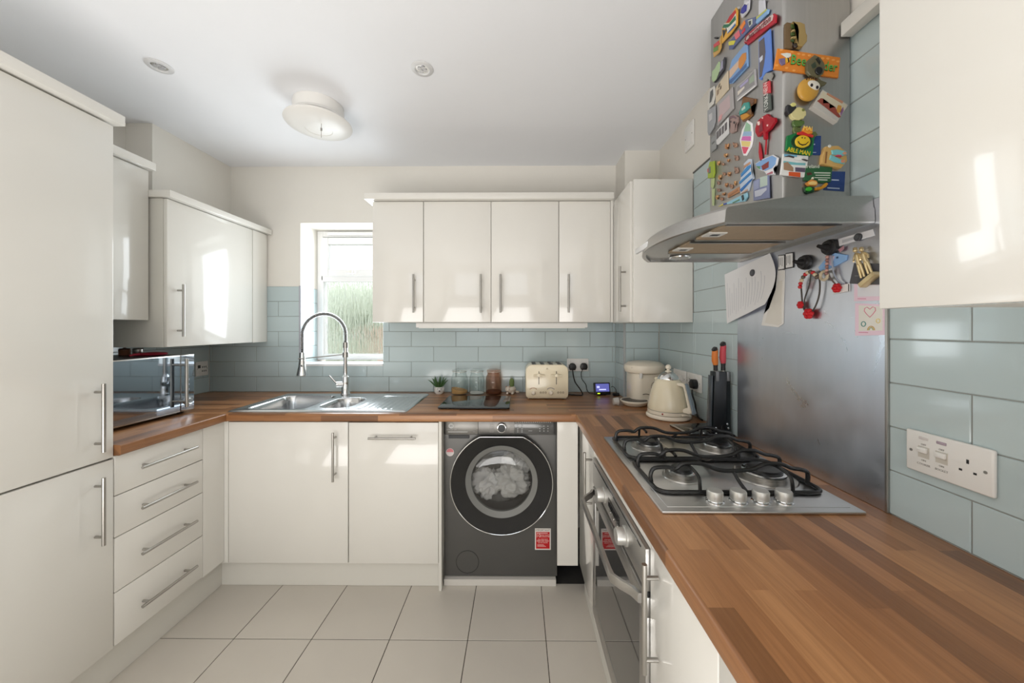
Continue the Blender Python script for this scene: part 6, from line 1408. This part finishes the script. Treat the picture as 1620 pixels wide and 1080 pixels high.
def text_magnet(label, s, size, u, v, h, roll, rgb, face, sx=1, name='lettering'):
    mx = (on_left(FXC-h, u, v, roll) if face == 'f' else on_front(u, NYC-h, v, roll)) @ Matrix.Diagonal((sx, 1, 1, 1))
    o = obj(name, text_on(nb(), s, size, mx), plain(rgb, .5), MAG[label]); return o
lb = 'orange honeycomb sign magnet with a bee and green lettering'
for dx, rgb, h in ((.0008, (20, 60, 30), .0050), (0, (92, 176, 82), .0060)):
    text_magnet(lb, 'Bee', .036, .731+dx, 2.040-dx, h, -.14, rgb, 'n', .75)
    text_magnet(lb, 'Leader', .034, .796+dx, 2.026-dx, h, -.14, rgb, 'n', .75)
lb = 'green magnet with a round smiling face under a straw hat'
text_magnet(lb, 'MAI', .017, .748, 1.858, .0150, -.12, (252, 216, 110), 'n', .85)
text_magnet(lb, 'ABLE MAN', .0165, .7305, 1.8025, .0075, -.21, (236, 208, 50), 'n', .78)
text_magnet('green verse card magnet with a rainbow and pot at its foot', 'Ireland', .013, .768, 1.7645, .0052, 0, (214, 220, 206), 'n')
# lettering of the red slanted name plate follows its slope on the chimney side
text_magnet('red slanted name-plate magnet with pale lettered face', 'Caernarfon', .024, 1.009, 2.190, .0085, -.25, (120, 40, 52), 'f', 1.0)
text_magnet('keyring-topped red and black lettered bar magnet on the chimney corner', 'NEW', .021, .979, 2.003, .0052, PI/2, (236, 206, 204), 'f', .75)
text_magnet('keyring-topped red and black lettered bar magnet on the chimney corner', 'YORK', .021, .977, 1.962, .0052, PI/2, (214, 216, 212), 'f', .75)
# round doll magnet, a dome
t = thing('fridge_magnet', 'round golden doll magnet with white face and black eyes', 'magnet', (.752, NYC, 1.963), world=True, group='magnets on the cooker hood')
obj('body', ball(nb(), (.752, NYC-.0105, 1.961), .0275, .0100, .030, 24, (0, .3, 0)), plain((206, 156, 66), .3), t, SM)
obj('face', ball(nb(), (.7595, NYC-.0175, 1.967), .0175, .0048, .0130, 18, (0, .3, 0)), plain((232, 226, 214), .4), t, SM)
for x, z in ((.7525, 1.9655), (.7665, 1.960)): obj('eye', ball(nb(), (x, NYC-.0215, z), .0036, .0016, .0045, 10), plain((40, 30, 34), .4), t, SM)
for k in range(5): obj('stripe', ball(nb(), (.744+k*.0062, NYC-.0150, 1.984+.0022*k-.0006*k*k), .0013, .0045, .0034, 8, (0, .3, 0)), plain((92, 56, 30), .5), t, SM)

# ------------------------------------------------------------------ papers and trinkets on the splashback
def spt(u, v, h): return Vector((SXC-h, u, v))
def splash(name, label, cat, u, v): return thing(name, label, cat, (SXC, u, v), world=True)
# the large letter: a curling sheet
t = splash('paper_sheet', 'large white letter curling at its corner, pinned below the hood', 'paper', 1.33, 1.48)
b2 = bmesh.new(); N = 16; q00, q10, q11, q01 = Vector((1.473, 1.361)), Vector((1.215, 1.425)), Vector((1.220, 1.600)), Vector((1.490, 1.567)); gr = []
def shp(a, b):
    p = (q00*(1-a)+q10*a)*(1-b)+(q01*(1-a)+q11*a)*b
    p = p+Vector((-.038*math.sin(PI*min(1, b*1.0))*a*a, 0)); curl = .022*max(0, a-.55)**1.4*(1.4-b)+.012*a*(1-b)+.004*(1-b)*math.sin(3*a)
    return p, .0035+max(0, curl)
for side in (0, 1):
    g2 = []
    for j in range(N+1):
        row = []
        for i in range(N+1):
            p, h = shp(i/N, j/N); row.append(b2.verts.new(spt(p.x, p.y, h+.0005*side)))
        g2.append(row)
    gr.append(g2)
for s in (0, 1):
    for j in range(N):
        for i in range(N): b2.faces.new((gr[s][j][i], gr[s][j][i+1], gr[s][j+1][i+1], gr[s][j+1][i]))
for i in range(N):
    for (j,) in ((0,), (N,)): b2.faces.new((gr[0][j][i], gr[0][j][i+1], gr[1][j][i+1], gr[1][j][i])); b2.faces.new((gr[0][i][j], gr[0][i+1][j], gr[1][i+1][j], gr[1][i][j]))
bm = nb(); join(bm, b2); obj('sheet', bm, 'paper', t, 1)
bm = nb()
for k in range(15):
    a0 = .06+.055*k; b0, b1 = .10+.03*(k % 4), .80-.06*((k*7) % 5)
    b2 = bmesh.new(); V = []
    for m in range(9):
        bb = b0+(b1-b0)*m/8
        for aa in (a0, a0+.008): p, h = shp(aa, bb); V.append(b2.verts.new(spt(p.x, p.y, h+.0008)))
    for m in range(8): b2.faces.new((V[2*m], V[2*m+1], V[2*m+3], V[2*m+2]))
    join(bm, b2)
o = obj('print', bm, plain((204, 205, 212), .8), t); o['kind'] = 'stuff'
t = thing('magnet_disc', 'dark round magnet holding the large letter', 'magnet', (SXC, 1.307, 1.546), world=True)
obj('disc', lathe(nb(), [(.0125, .0055), (.0125, .010), (.011, .0115), (0, .0115)], (SXC, 1.307, 1.546), axis='-x', n=24), plain((70, 72, 78), .4), t, SM)
obj('cap', lathe(nb(), [(.008, .0115), (.0075, .0125), (0, .0125)], (SXC, 1.307, 1.546), axis='-x', n=18), plain((88, 90, 96), .4), t, SM)
def card(name, label, cat, pts, h0, h1, rgb, extra=()):
    c = centre('s', pts); t = thing(name, label, cat, c, world=True)
    obj('sheet', flat_piece('s', pts, h0, h1), plain(rgb, .7), t)
    for nm, r, lo, hi, pp in extra: obj(nm, flat_piece('s', pp, lo, hi), plain(r, .7), t)
    return t
card('paper_sheet', 'blank white paper slips hanging behind the large letter', 'paper', [(1.19, 1.54), (1.158, 1.531), (1.164, 1.358), (1.187, 1.346), (1.269, 1.353), (1.257, 1.392), (1.205, 1.43)], .0005, .0018, (234, 232, 228), [('second_slip', (226, 222, 214), .0019, .0026, [(1.185, 1.50), (1.168, 1.50), (1.172, 1.36), (1.188, 1.352), (1.25, 1.362), (1.24, 1.39)])])
for lab, us in (('white printed label magnet beside the large letter', (1.187, 1.157)), ('white printed label magnet between the other label and the hook', (1.154, 1.121))):
    card('label_magnet', lab, 'magnet', [(us[0], 1.586), (us[1], 1.583), (us[1], 1.534), (us[0], 1.535)], .0003, .003, (50, 50, 52), [('face', (232, 232, 232), .003, .0036, [(us[0]-.0025, 1.583), (us[1]+.0025, 1.580), (us[1]+.0025, 1.537), (us[0]-.0025, 1.538)])]+[('line', (90, 90, 94), .0036, .0039, [(us[0]-.005-.007*k, 1.575), (us[0]-.0068-.007*k, 1.575), (us[0]-.0068-.007*k, 1.546+.005*(k % 2)), (us[0]-.005-.007*k, 1.546+.005*(k % 2))]) for k in range(3)])
for u, v, lab in ((1.072, 1.541, 'black round hook magnet beside the printed labels'), (.986, 1.567, 'black round hook magnet under the hood next to the paper strip')):
    t = splash('hook_magnet', lab, 'hook', u, v)
    obj('disc', lathe(nb(), [(.0215, .0004), (.0225, .004), (.0215, .010), (.0185, .012), (.018, .017), (0, .017)], (SXC, u, v), axis='-x', n=32), 'black', t, SM)
    obj('peg', tube(nb(), [(SXC-.016, u, v), (SXC-.030, u, v+.001), (SXC-.040, u, v+.004)], [.011, .006, .0045], 14), 'black', t, SM)
card('paper_sheet', 'narrow white paper strip with faint print at the top of the splashback', 'paper', [(.967, 1.585), (.873, 1.586), (.868, 1.569), (.964, 1.565)], .0004, .001, (224, 224, 228), [('print', (188, 190, 196), .001, .0013, [(.955, 1.579), (.922, 1.580), (.922, 1.573), (.955, 1.571)])])
t = splash('magnet_disc', 'dark round magnet holding the narrow paper strip', 'magnet', .908, 1.572)
obj('disc', lathe(nb(), [(.0095, .0013), (.0095, .006), (.008, .0075), (0, .0075)], (SXC, .908, 1.575), axis='-x', n=22), plain((66, 68, 72), .45), t, SM)
obj('cap', lathe(nb(), [(.006, .0075), (.0055, .0085), (0, .0085)], (SXC, .908, 1.575), axis='-x', n=18), plain((82, 84, 88), .45), t, SM)
card('fridge_magnet', 'pale blue surfboard-shaped magnet on the splashback', 'magnet', [(1.027, 1.518), (.999, 1.542), (.973, 1.549), (.939, 1.536), (.942, 1.523), (.98, 1.512), (1.02, 1.506)], .0003, .005, (140, 180, 226), [('relief', (196, 180, 196), .005, .008, [(.985, 1.545), (.972, 1.54), (.982, 1.515), (.992, 1.52)]), ('bird', (176, 130, 140), .005, .007, [(.962, 1.555), (.946, 1.562), (.945, 1.553), (.956, 1.547)]), ('spot', (60, 84, 120), .005, .0062, [(.968, 1.537), (.962, 1.537), (.962, 1.532), (.968, 1.532)])])
card('paper_sheet', 'small white card with dark side below the surfboard magnet', 'paper', [(.983, 1.458), (.933, 1.461), (.933, 1.44), (.981, 1.437)], .0003, .003, (226, 224, 222), [('stripe', (60, 60, 62), .003, .0033, [(.9355, 1.459), (.933, 1.459), (.933, 1.4405), (.9355, 1.4405)])])
card('business_card', 'dark grey card behind the gold figurine', 'card', [(.922, 1.512), (.853, 1.498), (.854, 1.448), (.935, 1.460)], .0003, .001, (84, 84, 88), [('print', (150, 150, 150), .001, .0013, [(.92, 1.479), (.896, 1.4755), (.896, 1.4743), (.92, 1.4778)]), ('print', (160, 160, 160), .001, .0013, [(.899, 1.466), (.880, 1.4635), (.880, 1.462), (.899, 1.4645)])])
card('paper_sheet', 'upper pink-bordered paper on the splashback by the cupboard', 'paper', [(.922, 1.4575), (.853, 1.4465), (.853, 1.410), (.922, 1.413)], .0003, .001, (232, 206, 220), [('picture', (222, 222, 228), .001, .0013, [(.912, 1.455), (.853, 1.446), (.853, 1.420), (.912, 1.424)]), ('caption', (206, 120, 150), .001, .0014, [(.912, 1.4195), (.890, 1.4175), (.890, 1.4160), (.912, 1.418)])])
t = card('childs_drawing', 'pink-bordered child drawing with a heart and rainbow', 'drawing', [(.919, 1.408), (.843, 1.3995), (.843, 1.3275), (.919, 1.324)], .0003, .001, (234, 208, 222), [('picture', (228, 226, 218), .001, .0013, [(.909, 1.402), (.850, 1.395), (.850, 1.338), (.909, 1.336)])])
hp = [(.0, -.9), (.55, -.3), (.9, .2), (.85, .65), (.45, .85), (0, .45), (-.45, .85), (-.85, .65), (-.9, .2), (-.55, -.3)]
obj('heart', tube(nb(), [spt(.880+.0155*a, 1.3835+.0145*b, .0016) for a, b in hp], .0008, 5, closed=True), plain((214, 130, 150), .7), t)
obj('balloon', tube(nb(), [spt(.896+.0055*math.cos(a), 1.354+.006*math.sin(a), .0016) for a in [2*PI*k/14 for k in range(14)]], .0011, 5, closed=True), plain((84, 140, 136), .7), t)
obj('balloon', tube(nb(), [spt(.860+.0045*math.cos(a), 1.361+.005*math.sin(a), .0016) for a in [2*PI*k/14 for k in range(14)]], .0009, 5, closed=True), plain((228, 206, 130), .7), t)
for k, rgb in enumerate(((204, 160, 110), (206, 190, 120), (150, 170, 150))): obj('rainbow', tube(nb(), [spt(.877+(.009-.0022*k)*math.cos(a), 1.3385+(.010-.0022*k)*math.sin(a), .0016) for a in [PI*m/10 for m in range(11)]], .0008, 5), plain(rgb, .7), t)
obj('caption', flat_piece('s', [(.909, 1.3335), (.885, 1.3335), (.885, 1.332), (.909, 1.332)], .001, .0014), plain((206, 120, 150), .7), t)
# beaded cord bracelets with red flowers
def flower(t, u, v, h, r):
    bm = nb()
    for k in range(6): ball(bm, spt(u+r*.62*math.cos(k*PI/3), v+r*.62*math.sin(k*PI/3), h+.004), r*.5, n=8)
    ball(bm, spt(u, v, h+.007), r*.45, n=8)
    obj('flower', bm, 'red', t, SM)
t = splash('bracelet', 'black cord bracelet with red beads and flowers hanging from the left hook', 'bracelet', 1.05, 1.45)
loopA = smooth_path([spt(1.060, 1.508, .012), spt(1.080, 1.488, .010), spt(1.082, 1.45, .008), spt(1.075, 1.405, .008), spt(1.055, 1.388, .010), spt(1.034, 1.400, .010), spt(1.019, 1.44, .008), spt(1.017, 1.487, .010), spt(1.035, 1.508, .014), spt(1.060, 1.508, .012)], 5)
obj('cord', tube(nb(), loopA, .0022, 7), plain((64, 58, 54), .6), t, SM)
obj('cord', tube(nb(), smooth_path([spt(1.045, 1.505, .010), spt(1.055, 1.47, .007), spt(1.072, 1.43, .007), spt(1.07, 1.40, .008)], 5), .002, 7), plain((64, 58, 54), .6), t, SM)
for k, (u, v) in enumerate(((1.076, 1.478), (1.072, 1.487), (1.066, 1.496), (1.058, 1.503), (1.049, 1.507), (1.040, 1.508), (1.031, 1.504), (1.024, 1.497), (1.018, 1.489), (1.078, 1.468))):
    obj('bead', ball(nb(), spt(u, v, .016), .0058, n=10), plain(((186, 40, 46), (206, 190, 160), (96, 84, 74))[k % 3], .35), t, SM)
obj('ring_bead', torus(nb(), (0, 0, 0), .012, .004, 18, 8), plain((196, 182, 156), .4), t, SM)
o = [c for c in t.children if c.name.startswith('ring_bead')][0]
for v in o.data.vertices:
    w_ = v.co+Vector(t.location); v.co = spt(1.001+w_.x, 1.491+w_.y, .010+w_.z)-Vector(t.location)
flower(t, 1.084, 1.414, .006, .011); flower(t, 1.052, 1.386, .008, .015)
t = splash('bracelet', 'shorter beaded cord with one red flower hanging over the surfboard magnet', 'bracelet', .975, 1.49)
obj('cord', tube(nb(), smooth_path([spt(.984, 1.545, .012), spt(.988, 1.515, .012), spt(.985, 1.485, .008), spt(.966, 1.459, .006)], 5), .002, 7), plain((100, 86, 82), .6), t, SM)
obj('cord', tube(nb(), smooth_path([spt(.976, 1.54, .010), spt(.972, 1.50, .010), spt(.962, 1.475, .008), spt(.945, 1.46, .006)], 5), .002, 7), plain((150, 156, 170), .6), t, SM)
for k in range(6): obj('bead', ball(nb(), spt(.985+.0005*k, 1.54-.009*k, .015), .0045, n=10), plain(((196, 150, 140), (150, 110, 104))[k % 2], .4), t, SM)
flower(t, .9625, 1.452, .005, .012)
# gold figurine magnet: two figures on a sloping base
t = splash('figurine_magnet', 'gold figurine magnet of two standing figures on a sloping base', 'figurine', .885, 1.50)
bm = nb(); b2 = bmesh.new(); bmesh.ops.create_cube(b2, size=1); mxg = Matrix.Translation(spt(.872, 1.462, .011)) @ Matrix.Rotation(-.62, 4, 'X') @ Matrix.Diagonal((.018, .046, .012, 1)); bmesh.ops.bevel(b2, geom=b2.edges[:], offset=.08, segments=1, affect='EDGES'); join(bm, b2, mxg)
obj('base', bm, 'gold', t, SM)
def fig(u0, v0, u1, v1, s):
    a, b = Vector((u0, v0)), Vector((u1, v1)); d = b-a; p = Vector((-d.y, d.x)).normalized()
    def q(f, o, h=.012): w_ = a+d*f+p*o; return spt(w_.x, w_.y, h)
    bm = nb(); tube(bm, [q(.42, 0), q(.58, 0), q(.70, 0), q(.78, 0), q(.82, 0)], [.0075*s, .0065*s, .0085*s, .006*s, .003*s], 12)
    for o_ in (-.005*s, .005*s): tube(bm, [q(.44, o_*.6), q(.24, o_), q(.02, o_*1.1)], [.005*s, .0042*s, .0035*s], 10)
    tube(bm, [q(.76, -.007*s), q(.64, -.014*s), q(.56, -.006*s, .019)], [.003*s, .003*s, .0025*s], 8); tube(bm, [q(.76, .007*s), q(.63, .014*s), q(.52, .012*s)], [.003*s, .003*s, .0025*s], 8)
    ball(bm, q(.90, 0), .0068*s, n=12); ball(bm, q(.97, 0, .011), .0055*s, .0062*s, .004*s, n=10)
    obj('figure', bm, 'gold', t, SM)
fig(.886, 1.468, .909, 1.549, .78); fig(.868, 1.476, .893, 1.546, .74)
# drop the helper property used while building
for o in bpy.data.objects:
    if '_w' in o.keys(): del o['_w']
